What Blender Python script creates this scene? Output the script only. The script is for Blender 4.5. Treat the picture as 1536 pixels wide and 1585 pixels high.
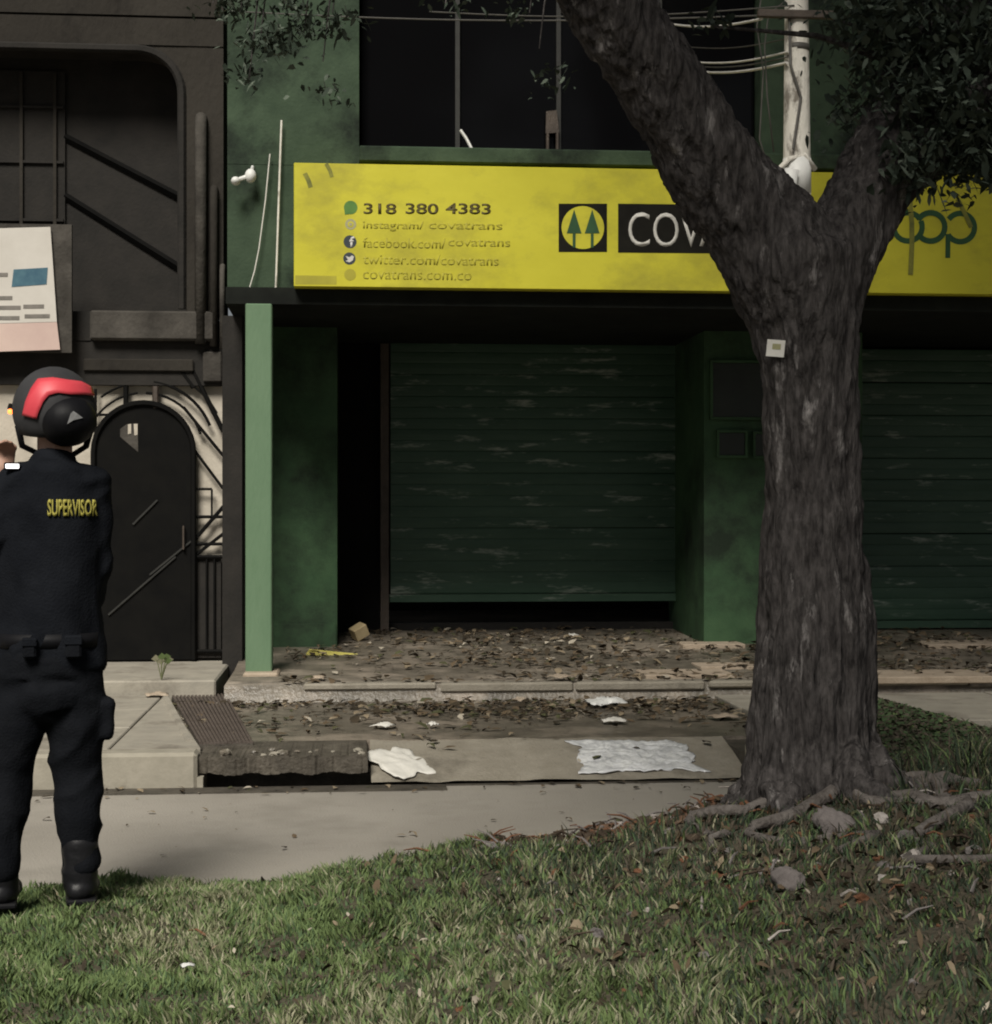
import bpy, bmesh, math, random
import numpy as np
from mathutils import Vector, Matrix
random.seed(7); RNG = np.random.default_rng(7)
for o in list(bpy.data.objects): bpy.data.objects.remove(o)
scene = bpy.context.scene
R = math.radians
# ------------------------------------------------------------------ camera
HC, FPX, YAW = 1.40, 2600.0, R(5.0)
cam_d = bpy.data.cameras.new('camera'); cam = bpy.data.objects.new('camera', cam_d)
scene.collection.objects.link(cam)
cam.location = (0, 0, HC); cam.rotation_euler = (R(90), 0, -YAW)
cam_d.sensor_fit = 'HORIZONTAL'; cam_d.sensor_width = 36.0; cam_d.lens = 36.0*FPX/1536.0
cam_d.clip_start = 0.1; cam_d.clip_end = 2000
scene.camera = cam
# ------------------------------------------------------------------ sky, street light from the left behind the camera
SUN_EL, SUN_AZ = R(46.0), R(17.0)          # azimuth: from behind the camera, turned to the left
world = bpy.data.worlds.new('World'); scene.world = world; world.use_nodes = True
wn = world.node_tree; bg = wn.nodes['Background']
sky = wn.nodes.new('ShaderNodeTexSky'); sky.sky_type = 'NISHITA'; sky.sun_disc = False
sky.sun_elevation = SUN_EL; sky.sun_rotation = math.pi + SUN_AZ
hs = wn.nodes.new('ShaderNodeHueSaturation'); hs.inputs['Saturation'].default_value = 0.25
wn.links.new(sky.outputs[0], hs.inputs['Color']); wn.links.new(hs.outputs[0], bg.inputs['Color'])
bg.inputs['Strength'].default_value = 0.030
sd = bpy.data.lights.new('sun', 'SUN'); sun = bpy.data.objects.new('sun', sd); scene.collection.objects.link(sun)
sd.energy = 4.0; sd.angle = R(22); sd.color = (1.0, 0.95, 0.86)
sun_dir = Vector((math.sin(SUN_AZ)*math.cos(SUN_EL), math.cos(SUN_AZ)*math.cos(SUN_EL), -math.sin(SUN_EL)))
sun.rotation_euler = sun_dir.to_track_quat('-Z', 'Y').to_euler(); sun.location = (-6, -8, 9)
vs = scene.view_settings; vs.view_transform = 'Standard'; vs.look = 'None'; vs.exposure = 0.12; vs.gamma = 1.0
vs.use_curve_mapping = False
scene.render.filter_size = 2.0; scene.cycles.filter_width = 2.0          # soft phone lens
# ------------------------------------------------------------------ helpers
C = scene.collection
def _dir(u):
    a = (u-768.0)/FPX
    return math.sin(YAW)+math.cos(YAW)*a, math.cos(YAW)-math.sin(YAW)*a
def FX(u, Y):
    dx, dy = _dir(u); return Y*dx/dy
def FZ(u, v, Y):
    dx, dy = _dir(u); return HC+(792.5-v)/FPX*Y/dy
def P(u, v, Y):
    return Vector((FX(u, Y), Y, FZ(u, v, Y)))
def PG(u, v, z):                       # point of the photograph on a level surface of height z
    dx, dy = _dir(u); t = (HC-z)*FPX/(v-792.5)
    return Vector((dx*t, dy*t, z))
def vnoise(p, seed=0):
    """value noise, p (n,3) -> 0..1"""
    p = np.asarray(p, float)
    i = np.floor(p).astype(np.int64); f = p-i; f = f*f*(3-2*f)
    def h(a, b, c):
        n = (a*374761393 + b*668265263 + c*2147483647 + seed*974634211) & 0xffffffff
        n = ((n ^ (n >> 13))*1274126177) & 0xffffffff
        n = (n ^ (n >> 16)) & 0xffff
        return n/65535.0
    r = 0
    for dx in (0, 1):
        for dy in (0, 1):
            for dz in (0, 1):
                w = (f[:, 0] if dx else 1-f[:, 0])*(f[:, 1] if dy else 1-f[:, 1])*(f[:, 2] if dz else 1-f[:, 2])
                r = r+w*h(i[:, 0]+dx, i[:, 1]+dy, i[:, 2]+dz)
    return r
class MB:
    def __init__(s): s.v = []; s.f = []; s.m = []
    def add(s, vs_, fs, mi=0):
        k = len(s.v); s.v += [tuple(q) for q in vs_]
        for f in fs: s.f.append(tuple(i+k for i in f)); s.m.append(mi)
        return s
    def box(s, x0, x1, y0, y1, z0, z1, bev=0.0, mat=None, mi=0):
        if bev <= 0:
            vs_ = [(x, y, z) for x in (x0, x1) for y in (y0, y1) for z in (z0, z1)]
            fs = [(0, 1, 3, 2), (4, 6, 7, 5), (0, 4, 5, 1), (2, 3, 7, 6), (0, 2, 6, 4), (1, 5, 7, 3)]
        else:
            bm = bmesh.new(); bmesh.ops.create_cube(bm, size=1)
            for q in bm.verts: q.co = Vector(((x0+x1)/2+q.co.x*(x1-x0), (y0+y1)/2+q.co.y*(y1-y0), (z0+z1)/2+q.co.z*(z1-z0)))
            bmesh.ops.bevel(bm, geom=list(bm.edges), offset=bev, segments=1, profile=.5, affect='EDGES')
            bm.verts.index_update(); vs_ = [tuple(q.co) for q in bm.verts]; fs = [tuple(q.index for q in f.verts) for f in bm.faces]; bm.free()
        if mat is not None: vs_ = [tuple(mat @ Vector(q)) for q in vs_]
        return s.add(vs_, fs, mi)
    def tube(s, pts, rad, n=8, caps=True, mi=0, squash=None):
        pts = [Vector(p) for p in pts]; rads = rad if isinstance(rad, (list, tuple)) else [rad]*len(pts)
        k = len(s.v); prev = None; rings = []
        for i, p in enumerate(pts):
            t = (pts[min(i+1, len(pts)-1)]-pts[max(i-1, 0)]).normalized()
            if prev is None:
                a = Vector((1, 0, 0)) if abs(t.x) < .8 else Vector((0, 1, 0))
                nrm = (a-t*a.dot(t)).normalized()
            else: nrm = (prev-t*prev.dot(t)).normalized()
            prev = nrm; b = t.cross(nrm)
            rr = rads[i]
            for j in range(n):
                a = 2*math.pi*j/n
                q = nrm*math.cos(a)*rr+b*math.sin(a)*rr
                s.v.append(tuple(p+q))
        for i in range(len(pts)-1):
            for j in range(n):
                a, b_ = k+i*n+j, k+i*n+(j+1) % n
                s.f.append((a, b_, b_+n, a+n)); s.m.append(mi)
        if caps:
            s.f.append(tuple(k+j for j in reversed(range(n)))); s.m.append(mi)
            e = k+(len(pts)-1)*n; s.f.append(tuple(e+j for j in range(n))); s.m.append(mi)
        return s
    def sphere(s, c, r, seg=12, rings=8, scl=(1, 1, 1), mi=0):
        k = len(s.v); c = Vector(c); s.v.append((c.x, c.y, c.z+r*scl[2]))
        for i in range(1, rings):
            th = math.pi*i/rings
            for j in range(seg):
                ph = 2*math.pi*j/seg
                s.v.append((c.x+r*scl[0]*math.sin(th)*math.cos(ph), c.y+r*scl[1]*math.sin(th)*math.sin(ph), c.z+r*scl[2]*math.cos(th)))
        s.v.append((c.x, c.y, c.z-r*scl[2])); e = len(s.v)-1
        for j in range(seg):
            s.f.append((k, k+1+j, k+1+(j+1) % seg)); s.m.append(mi)
            b = k+1+(rings-2)*seg
            s.f.append((e, b+(j+1) % seg, b+j)); s.m.append(mi)
        for i in range(rings-2):
            for j in range(seg):
                a = k+1+i*seg+j; a2 = k+1+i*seg+(j+1) % seg
                s.f.append((a, a+seg, a2+seg, a2)); s.m.append(mi)
        return s
    def prism(s, poly, y0, y1, mi=0):          # polygon in x,z extruded along y
        n = len(poly); k = len(s.v)
        s.v += [(x, y0, z) for x, z in poly]+[(x, y1, z) for x, z in poly]
        s.f.append(tuple(k+i for i in range(n))); s.f.append(tuple(k+n+i for i in reversed(range(n)))); s.m += [mi, mi]
        for i in range(n):
            j = (i+1) % n; s.f.append((k+i, k+n+i, k+n+j, k+j)); s.m.append(mi)
        return s
    def mesh(s, name='m'):
        me = bpy.data.meshes.new(name); me.from_pydata(s.v, [], s.f)
        if any(s.m): me.polygons.foreach_set('material_index', s.m)
        me.update(); return me
    def build(s, name, mats, parent=None, smooth=False):
        return obj(name, s.mesh(name), mats, parent, smooth)
def fixn(me):
    bm = bmesh.new(); bm.from_mesh(me); bmesh.ops.recalc_face_normals(bm, faces=bm.faces); bm.to_mesh(me); bm.free()
def obj(name, me, mats, parent=None, smooth=False, fix=True):
    if fix: fixn(me)
    for m in (mats if isinstance(mats, (list, tuple)) else [mats]): me.materials.append(m)
    if smooth: me.polygons.foreach_set('use_smooth', [True]*len(me.polygons))
    o = bpy.data.objects.new(name, me); C.objects.link(o)
    if parent is not None:
        o.parent = parent
        o.matrix_parent_inverse = parent.matrix_basis.inverted()
    return o
def thing(name, label, cat, loc=(0, 0, 0), group=None):
    o = bpy.data.objects.new(name, None); C.objects.link(o); o.location = loc; o.empty_display_size = .1
    return tag(o, label, cat, group)
def tag(o, label, cat, group=None, kind=None):
    o['label'] = label; o['category'] = cat
    if group: o['group'] = group
    if kind: o['kind'] = kind
    return o
def struct(o): o['kind'] = 'structure'; return o
def B(name, parent, mats, *a, **k): return MB().box(*a, **k).build(name, mats, parent)
def np_mesh(name, v, quads=None, tris=None, mi_q=None, mi_t=None):
    me = bpy.data.meshes.new(name); v = np.asarray(v, np.float32)
    nq = 0 if quads is None else len(quads); nt = 0 if tris is None else len(tris)
    me.vertices.add(len(v)); me.vertices.foreach_set('co', v.ravel())
    loops = []
    if nq: loops.append(np.asarray(quads).ravel())
    if nt: loops.append(np.asarray(tris).ravel())
    loops = np.concatenate(loops).astype(np.int32)
    me.loops.add(len(loops)); me.loops.foreach_set('vertex_index', loops)
    me.polygons.add(nq+nt)
    st = np.concatenate([np.arange(nq)*4, nq*4+np.arange(nt)*3]).astype(np.int32)
    me.polygons.foreach_set('loop_start', st)
    mi = np.concatenate([mi_q if mi_q is not None else np.zeros(nq), mi_t if mi_t is not None else np.zeros(nt)]).astype(np.int32)
    me.polygons.foreach_set('material_index', mi)
    me.update(calc_edges=True); me.validate(); return me
def remesh(mb, voxel, smooth=3, factor=.5):
    me = mb.mesh('tmp'); fixn(me); o = bpy.data.objects.new('tmp', me); C.objects.link(o)
    r = o.modifiers.new('r', 'REMESH'); r.mode = 'VOXEL'; r.voxel_size = voxel
    if smooth:
        q = o.modifiers.new('s', 'SMOOTH'); q.iterations = smooth; q.factor = factor
    dg = bpy.context.evaluated_depsgraph_get(); dg.update()
    out = bpy.data.meshes.new_from_object(o.evaluated_get(dg))
    bpy.data.objects.remove(o); bpy.data.meshes.remove(me); return out
def displace(me, fn):
    n = len(me.vertices); co = np.empty(n*3, np.float32); me.vertices.foreach_get('co', co); co = co.reshape(-1, 3)
    nr = np.empty(n*3, np.float32); me.vertices.foreach_get('normal', nr); nr = nr.reshape(-1, 3)
    me.vertices.foreach_set('co', fn(co.astype(float), nr.astype(float)).astype(np.float32).ravel()); me.update()
# ------------------------------------------------------------------ materials
def mat(name, c1, c2=None, scale=6, rough=.8, bump=0.0, bscale=40, metal=0, spec=.4, stretch=(1, 1, 1), c3=None, s3=1.2, t3=(.52, .68), emit=None, estr=0, bstretch=None, geo=False):
    m = bpy.data.materials.new(name); m.use_nodes = True; nt = m.node_tree; N = nt.nodes; L = nt.links
    b = N['Principled BSDF']; b.inputs['Roughness'].default_value = rough; b.inputs['Metallic'].default_value = metal
    b.inputs['Specular IOR Level'].default_value = spec
    b.inputs['Base Color'].default_value = (*c1, 1)
    tc = N.new('ShaderNodeTexCoord')
    src = N.new('ShaderNodeNewGeometry').outputs['Position'] if geo else tc.outputs['Object']
    def mapped(st):
        mp = N.new('ShaderNodeMapping'); mp.inputs['Scale'].default_value = st; L.new(src, mp.inputs['Vector']); return mp.outputs[0]
    vec = mapped(stretch)
    if c2 is not None:
        nz = N.new('ShaderNodeTexNoise'); nz.inputs['Scale'].default_value = scale; nz.inputs['Detail'].default_value = 6; nz.inputs['Roughness'].default_value = .65
        L.new(vec, nz.inputs['Vector'])
        rp = N.new('ShaderNodeValToRGB'); rp.color_ramp.elements[0].position = .32; rp.color_ramp.elements[1].position = .68
        rp.color_ramp.elements[0].color = (*c1, 1); rp.color_ramp.elements[1].color = (*c2, 1); L.new(nz.outputs['Fac'], rp.inputs['Fac'])
        out = rp.outputs['Color']
        if c3 is not None:
            n3 = N.new('ShaderNodeTexNoise'); n3.inputs['Scale'].default_value = s3; n3.inputs['Detail'].default_value = 8; n3.inputs['Roughness'].default_value = .7
            L.new(vec, n3.inputs['Vector'])
            r3 = N.new('ShaderNodeValToRGB'); r3.color_ramp.elements[0].position = t3[0]; r3.color_ramp.elements[1].position = t3[1]
            L.new(n3.outputs['Fac'], r3.inputs['Fac'])
            mx = N.new('ShaderNodeMix'); mx.data_type = 'RGBA'; L.new(r3.outputs['Color'], mx.inputs['Factor'])
            L.new(out, mx.inputs['A']); mx.inputs['B'].default_value = (*c3, 1); out = mx.outputs['Result']
        L.new(out, b.inputs['Base Color'])
    if bump:
        nb = N.new('ShaderNodeTexNoise'); nb.inputs['Scale'].default_value = bscale; nb.inputs['Detail'].default_value = 5
        L.new(mapped(bstretch or stretch), nb.inputs['Vector'])
        bp = N.new('ShaderNodeBump'); bp.inputs['Strength'].default_value = bump; bp.inputs['Distance'].default_value = .02
        L.new(nb.outputs['Fac'], bp.inputs['Height']); L.new(bp.outputs[0], b.inputs['Normal'])
    if emit is not None:
        b.inputs['Emission Color'].default_value = (*emit, 1); b.inputs['Emission Strength'].default_value = estr
    return m
M = {}
M['road'] = mat('road_concrete', (.29, .268, .232), (.40, .37, .325), 2.2, .7, .3, 90, c3=(.235, .215, .185), s3=1.1, t3=(.48, .72))
M['soil'] = mat('soil', (.055, .048, .032), (.10, .085, .058), 9, .95, .8, 40, c3=(.07, .068, .034), s3=2)
M['kerb'] = mat('kerb_concrete', (.27, .25, .20), (.36, .33, .27), 7, .85, .12, 60, c3=(.17, .15, .12), s3=3)
M['slab'] = mat('paving_concrete', (.27, .25, .21), (.37, .34, .28), 5, .85, .12, 70, c3=(.18, .16, .13), s3=2.2)
M['grime'] = mat('gutter_grime', (.045, .039, .031), (.10, .088, .07), 8, .7, .5, 40)
M['dirty'] = mat('dirty_paving', (.095, .083, .066), (.20, .175, .138), 5, .36, .5, 40, c3=(.33, .28, .225), s3=1.7, t3=(.48, .64), spec=.5)
M['muddy'] = mat('muddy_concrete', (.055, .048, .038), (.12, .105, .084), 7, .6, .5, 40, c3=(.17, .15, .12), s3=3)
M['ramp'] = mat('ramp_concrete', (.24, .215, .17), (.33, .30, .245), 6, .75, .35, 60, c3=(.13, .115, .09), s3=1.6)
M['tan'] = mat('tan_concrete', (.34, .27, .20), (.46, .38, .29), 7, .85, .3, 60)
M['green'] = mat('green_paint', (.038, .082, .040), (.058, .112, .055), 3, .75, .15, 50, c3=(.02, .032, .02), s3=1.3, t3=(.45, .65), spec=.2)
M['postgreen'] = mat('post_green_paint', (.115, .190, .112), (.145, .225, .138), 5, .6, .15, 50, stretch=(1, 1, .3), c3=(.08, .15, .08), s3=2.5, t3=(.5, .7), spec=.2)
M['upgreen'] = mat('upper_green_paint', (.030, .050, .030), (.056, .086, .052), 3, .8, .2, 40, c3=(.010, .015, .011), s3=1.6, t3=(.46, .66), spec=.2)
M['dkgreen'] = mat('shutter_green', (.028, .070, .042), (.048, .096, .062), 3, .5, .1, 60, c3=(.40, .44, .38), s3=3.4, stretch=(.6, 1, 3.2), t3=(.57, .74), spec=.4, geo=True)
M['black'] = mat('black_metal', (.003, .003, .003), (.006, .0057, .005), 6, .8, .04, 30, spec=.12)
M['void'] = mat('dark_interior', (.012, .011, .010), (.02, .018, .016), 2, .95)
M['rail'] = mat('rusty_rail', (.05, .038, .03), (.09, .07, .055), 8, .6, .2, 60)
M['glass'] = mat('dark_window_glass', (.004, .004, .0045), None, rough=.1, spec=.12)
M['mullion'] = mat('window_mullion', (.018, .018, .016), (.03, .03, .027), 8, .6)
M['soffit'] = mat('soffit_dark', (.010, .011, .010), (.018, .02, .017), 4, .95, spec=.1)  # near-black tone for the soffit and roof
M['dkwall'] = mat('dark_green_wall', (.016, .024, .016), (.040, .058, .038), 3, .9, .2, 30, spec=.15, c3=(.012, .015, .012), s3=1.6, t3=(.45, .7))  # darker wall green, assigned to no surface
M['grey'] = mat('grey_render', (.028, .025, .021), (.056, .050, .042), 3, .9, .4, 30, c3=(.018, .016, .014), s3=1.5, stretch=(1, 1, .6), t3=(.45, .68), spec=.15)
M['greylt'] = mat('pale_grey_render', (.05, .046, .040), (.09, .082, .072), 5, .9, .3, 40, c3=(.03, .027, .024), s3=3, t3=(.45, .7), spec=.15)
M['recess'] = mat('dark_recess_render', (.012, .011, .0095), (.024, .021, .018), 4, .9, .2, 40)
M['pale'] = mat('pale_wall', (.44, .40, .33), (.56, .51, .43), 3, .85, .2, 40, c3=(.38, .34, .28), s3=2)
M['banner'] = mat('banner_white', (.52, .49, .44), (.60, .57, .52), 3, .7)
M['bannerpink'] = mat('banner_pink', (.52, .38, .34), (.60, .46, .40), 3, .7)
M['bannerblue'] = mat('banner_blue', (.03, .09, .14), (.07, .16, .20), 9, .6)
M['bannertext'] = mat('banner_text', (.14, .13, .115), (.22, .20, .18), 14, .7)
M['yellow'] = mat('sign_yellow', (.49, .45, .022), (.57, .525, .034), 1.5, .55, .05, 12, c3=(.30, .27, .026), s3=1.4, stretch=(1, 1, 1.5), t3=(.47, .74))
M['print'] = mat('print_black', (.008, .0075, .006), (.014, .013, .010), 9, .7, spec=.1)
M['printbrown'] = mat('print_brown', (.06, .045, .01), (.10, .08, .015), 20, .6)
M['printfade'] = mat('print_faded', (.30, .27, .024), (.38, .345, .03), 6, .6)
M['printwhite'] = mat('print_white', (.48, .47, .43), (.62, .60, .55), 10, .6)
M['printgreen'] = mat('print_green', (.015, .06, .02), (.025, .085, .03), 10, .6)
M['icongreen'] = mat('icon_green', (.06, .16, .03), (.10, .22, .04), 10, .6)
M['icongrey'] = mat('icon_grey', (.30, .29, .16), (.40, .38, .2), 10, .6)
M['icondark'] = mat('icon_navy', (.02, .03, .04), (.04, .05, .06), 10, .6)
M['smear_and_shadow'] = mat('sign_smear_and_shadow', (.09, .10, .03), (.26, .25, .04), 9, .8)
M['bark'] = mat('bark', (.018, .016, .0155), (.108, .098, .094), 42, .95, 1.0, 60, stretch=(1, 1, .26), c3=(.30, .28, .27), s3=16, t3=(.58, .70), spec=.15)
M['root'] = mat('root_bark', (.09, .078, .07), (.20, .18, .165), 18, .95, .8, 60, spec=.1)
M['leafdk'] = mat('leaf_dark', (.040, .052, .040), (.062, .080, .060), 12, .85, spec=.1)
M['leafmid'] = mat('leaf_mid', (.085, .105, .082), (.13, .155, .12), 12, .85, spec=.1)
M['white'] = mat('white_plastic', (.62, .62, .60), (.74, .74, .71), 9, .5)
M['paper'] = mat('paper', (.66, .64, .58), (.78, .76, .70), 10, .7)
M['bagwhite'] = mat('plastic_film', (.55, .56, .57), (.86, .87, .88), 9, .15, .3, 40, spec=1.0)
M['concretepole'] = mat('pole_concrete', (.62, .59, .52), (.78, .75, .68), 10, .85, .4, 40, stretch=(1, 1, .5), c3=(.2, .18, .15), s3=5, t3=(.56, .66))
M['wire'] = mat('wire_grey', (.60, .58, .53), (.74, .71, .66), 12, .5)
M['wiredk'] = mat('wire_dark', (.06, .056, .05), (.09, .085, .075), 12, .6)
M['navy'] = mat('uniform_navy', (.006, .007, .0095), (.011, .0125, .016), 9, .9, .25, 120, spec=.08)
M['navytr'] = mat('trousers_navy', (.0052, .006, .008), (.0095, .0105, .013), 9, .9, .25, 120, spec=.08)
M['boot'] = mat('boot_leather', (.008, .008, .009), (.014, .014, .016), 8, .45, .1, 60, spec=.3)
M['helmet'] = mat('helmet_grey', (.03, .03, .032), (.05, .05, .052), 6, .7, spec=.2)
M['helmetblk'] = mat('helmet_black', (.005, .005, .0065), (.009, .009, .010), 6, .55, spec=.15)
M['red'] = mat('helmet_red', (.62, .055, .075), (.70, .08, .10), 8, .45)
M['skin'] = mat('skin', (.40, .24, .18), (.48, .30, .22), 12, .6)
M['yellowtext'] = mat('yellow_lettering', (.20, .18, .03), (.46, .41, .08), 60, .7)
M['rock'] = mat('rock', (.12, .105, .10), (.22, .195, .185), 9, .9, .6, 40)
M['cardboard'] = mat('cardboard', (.36, .28, .15), (.46, .37, .22), 8, .8)
M['yellowboard'] = mat('yellow_board', (.48, .43, .10), (.60, .54, .16), 8, .7)
M['grate'] = mat('grate_brown', (.07, .055, .045), (.11, .088, .074), 12, .7, .3, 60)
M['lampon'] = mat('orange_lamp_glow', (.8, .2, .05), None, rough=.4, emit=(1.0, .20, .04), estr=3.2)
M['ledon'] = mat('white_lamp_glow', (.9, .9, .9), None, rough=.4, emit=(1, .97, .98), estr=1.6)
M['meter'] = mat('meter_dark', (.010, .014, .010), (.018, .024, .018), 6, .5)
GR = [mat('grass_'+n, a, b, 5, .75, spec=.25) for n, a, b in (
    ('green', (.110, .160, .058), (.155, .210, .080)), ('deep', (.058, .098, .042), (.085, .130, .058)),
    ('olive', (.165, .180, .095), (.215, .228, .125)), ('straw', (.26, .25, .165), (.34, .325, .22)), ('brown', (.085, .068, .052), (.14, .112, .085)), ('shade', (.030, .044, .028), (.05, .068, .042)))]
LF = [mat('litter_'+n, a, b, 9, .85, spec=.2) for n, a, b in (
    ('dark', (.03, .024, .016), (.06, .046, .03)), ('brown', (.09, .066, .04), (.15, .11, .07)),
    ('tan', (.20, .16, .105), (.30, .24, .165)), ('pale', (.36, .32, .25), (.48, .43, .35)), ('olive', (.06, .065, .03), (.09, .09, .045)))]
# ------------------------------------------------------------------ planes (metres from the camera)
YK, YSTEP, YP, YS, YU, YW, YSH, YL = 8.6, 11.1, 11.8, 11.72, 12.0, 13.3, 14.5, 12.8
ZS = .18; ZP = .26
# ------------------------------------------------------------------ ground, road, sidewalk
g = np_mesh('ground', [(-300, -300, -.12), (300, -300, -.12), (300, 300, -.12), (-300, 300, -.12)], quads=[(0, 1, 2, 3)])
struct(obj('ground', g, M['soil']))
road = struct(B('road', None, M['road'], -60, 60, 5.2, YK-.004, -.10, 0))
xg = FX(690, YK)
struct(B('gutter', None, M['grime'], -12, xg, YK-.17, YK+.002, -.09, .005))
xk = FX(305, YK); xr0 = FX(575, YK); xr1 = FX(1150, YK); 
kerb = struct(B('kerb', None, M['grime'], -10, xk-.01, YK+.02, YK+.17, -.08, ZS-.02))
x = xk
while x > -7:
    B('kerb_stone', kerb, M['kerb'], x-.94+random.uniform(0, .004), x, YK, YK+.18+random.uniform(-.004, .004), -.09, ZS+random.uniform(-.004, .004), bev=.018); x -= .95
x = xr1+.05
while x < 9:
    B('kerb_stone', kerb, M['kerb'], x, x+.94, YK, YK+.18+random.uniform(-.004, .004), -.09, ZS+random.uniform(-.004, .004), bev=.018); x += .95
# sidewalk bed with separate slabs
sw = struct(B('sidewalk', None, M['grime'], -12, 14, YK+.9, YSTEP+2.5, -.1, ZS-.055))
B('sidewalk_bed', sw, M['grime'], -12, xk-.002, YK+.16, YK+.898, -.1, ZS-.05)
B('sidewalk_bed', sw, M['grime'], xr1+.03, 14, YK+.16, YK+.898, -.1, ZS-.05)
def slabs(x0, x1, y0, y1, sx, sy, parent, m, z=ZS):
    nx = max(1, round((x1-x0)/sx)); ny = max(1, round((y1-y0)/sy)); dx = (x1-x0)/nx; dy = (y1-y0)/ny
    for i in range(nx):
        for j in range(ny):
            dz = random.uniform(-.005, .004)
            B('paving_slab', parent, m, x0+i*dx+.006, x0+(i+1)*dx-.006, y0+j*dy+.006, y0+(j+1)*dy-.006, z-.06, z+dz, bev=.006)
xa = FX(170, 8.8)
slabs(-5.3, xa, YK+.185, 11.35, .95, .78, sw, M['slab'])
ta, tb, tc_ = Vector((xa+.008, YK+.187, ZS)), Vector((xk, YK+.187, ZS)), Vector((xa+.008, 11.3, ZS))
MB().add([ta, tb, tc_]+[q-Vector((0, 0, .06)) for q in (ta, tb, tc_)], [(0, 1, 2), (5, 4, 3), (0, 3, 4, 1), (1, 4, 5, 2), (2, 5, 3, 0)]).build('paving_slab', M['slab'], sw)
slabs(FX(1165, 10), 8, YK+.185, 11.08, .95, .83, sw, M['slab'])
# lower driveway apron between the sidewalk halves
ap = struct(B('driveway', None, M['dirty'], xa+.01, FX(1165, 10)-.01, 9.22, YSTEP+.004, -.05, .150))
# sloping ramp down to the road
nx_, ny_ = 60, 8
vv = []; 
for j in range(ny_+1):
    for i in range(nx_+1):
        X = xr0+(xr1+.03-xr0)*i/nx_; t = j/ny_; Y = YK+(9.225-YK)*t
        z = .018+.132*(t**.8); vv.append((X, Y, z))
vv = np.array(vv); vv[:, 2] += (vnoise(vv*9, 3)-.5)*.014
qq = [(j*(nx_+1)+i, j*(nx_+1)+i+1, (j+1)*(nx_+1)+i+1, (j+1)*(nx_+1)+i) for j in range(ny_) for i in range(nx_)]
rm = struct(obj('ramp', np_mesh('ramp', vv, quads=qq), M['ramp'], smooth=True))
B('ramp_joint', rm, M['grime'], xg+.002, xr1+.03, YK-.03, YK+.004, -.02, .006)
# storm drain inlet: a dark opening under a thin broken slab
dr = thing('storm_drain', 'dark storm drain opening under a broken concrete lip beside the pale kerb', 'drain', (xk+.6, YK+.3, 0))
B('back_wall', dr, M['grime'], xk, xr0+.01, YK+.24, YK+.62, -.09, .066)
B('side_wall', dr, M['kerb'], xk-.0, xk+.03, YK+.0, YK+.24, -.088, .055)
nl = 70; poly = []
for i in range(nl+1):
    X = xk+.002+(xr0-.02-xk)*i/nl; poly.append((X, YK+.03+.008*random.random()+.012*math.sin(i*.23+1)))
mb = MB(); top = [(a, b, .151+random.uniform(-.006, .006)) for a, b in poly]; n = len(top)
vs_ = top+[(a, 9.218, .152) for a, b in poly]+[(a, b+.015, .062+.006*math.sin(i*.37)+random.uniform(-.003, .003)) for i, (a, b) in enumerate(poly)]+[(a, 9.218, .07) for a, b in poly]
fs = []
for i in range(n-1):
    fs += [(i, i+1, n+i+1, n+i), (2*n+i, 3*n+i, 3*n+i+1, 2*n+i+1), (i, 2*n+i, 2*n+i+1, i+1)]
fs += [(0, n, 3*n, 2*n), (n-1, 3*n-1, 4*n-1, 2*n-1)]
mb.add(vs_, fs).build('cover_slab', M['muddy'], dr)
for i in range(16):
    X = random.uniform(xk+.05, xr0-.02); Y = YK+random.uniform(.05, .22); r = random.uniform(.008, .026)
    mbr = MB().sphere((X, Y, .15+r*.5), r, 7, 5, (1.3, 1, .7)); mbr.v = [(a+random.uniform(-.3, .3)*r, b+random.uniform(-.3, .3)*r, c+random.uniform(-.2, .2)*r) for a, b, c in mbr.v]
    mbr.build('rubble', M['kerb' if random.random() < .5 else 'dirty'], dr)
# raised platform in front of the shop: slopes gently up to the shutters
XPL = FX(347, YSTEP)
pf = []
ys = [YSTEP, YP+.3, YW, YSH+2.2]; zs = [ZP, ZP+.01, .34, .42]
for Y, z in zip(ys, zs): pf += [(XPL, Y, z), (13, Y, z)]
pf += [(XPL, YSTEP, .0), (13, YSTEP, .0)]
plat = struct(obj('platform', np_mesh('platform', pf, quads=[(0, 1, 3, 2), (2, 3, 5, 4), (4, 5, 7, 6), (8, 9, 1, 0)]), M['dirty']))
x = FX(470, YSTEP)
while x < 9:
    B('edge_stone', plat, M['ramp' if random.random() < .8 else 'dirty'], x, x+random.uniform(.87, .896), YSTEP-.02+random.uniform(-.006, .006), YSTEP+.09, .215+random.uniform(-.012, .012), ZP+.010+random.uniform(-.006, .006), bev=.012); x += .9
for (u, v, w, d) in ((1060, 1044, .62, .42), (1130, 1032, .5, .35), (1420, 1046, .9, .5), (1500, 1010, .8, .4), (1100, 1012, .5, .3)):
    q = PG(u, v, ZP+.01); B('paving_slab', plat, M['tan'], q.x-w/2, q.x+w/2, q.y-d/2, q.y+d/2, ZP-.02, ZP+.028+max(0, q.y-12.1)*.065, bev=.006)
# entry pad of the left building
pad = struct(B('entry_step', None, M['slab'], -6, FX(340, 11.7), 11.36, YL+.4, -.05, .275, bev=.012))

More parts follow.
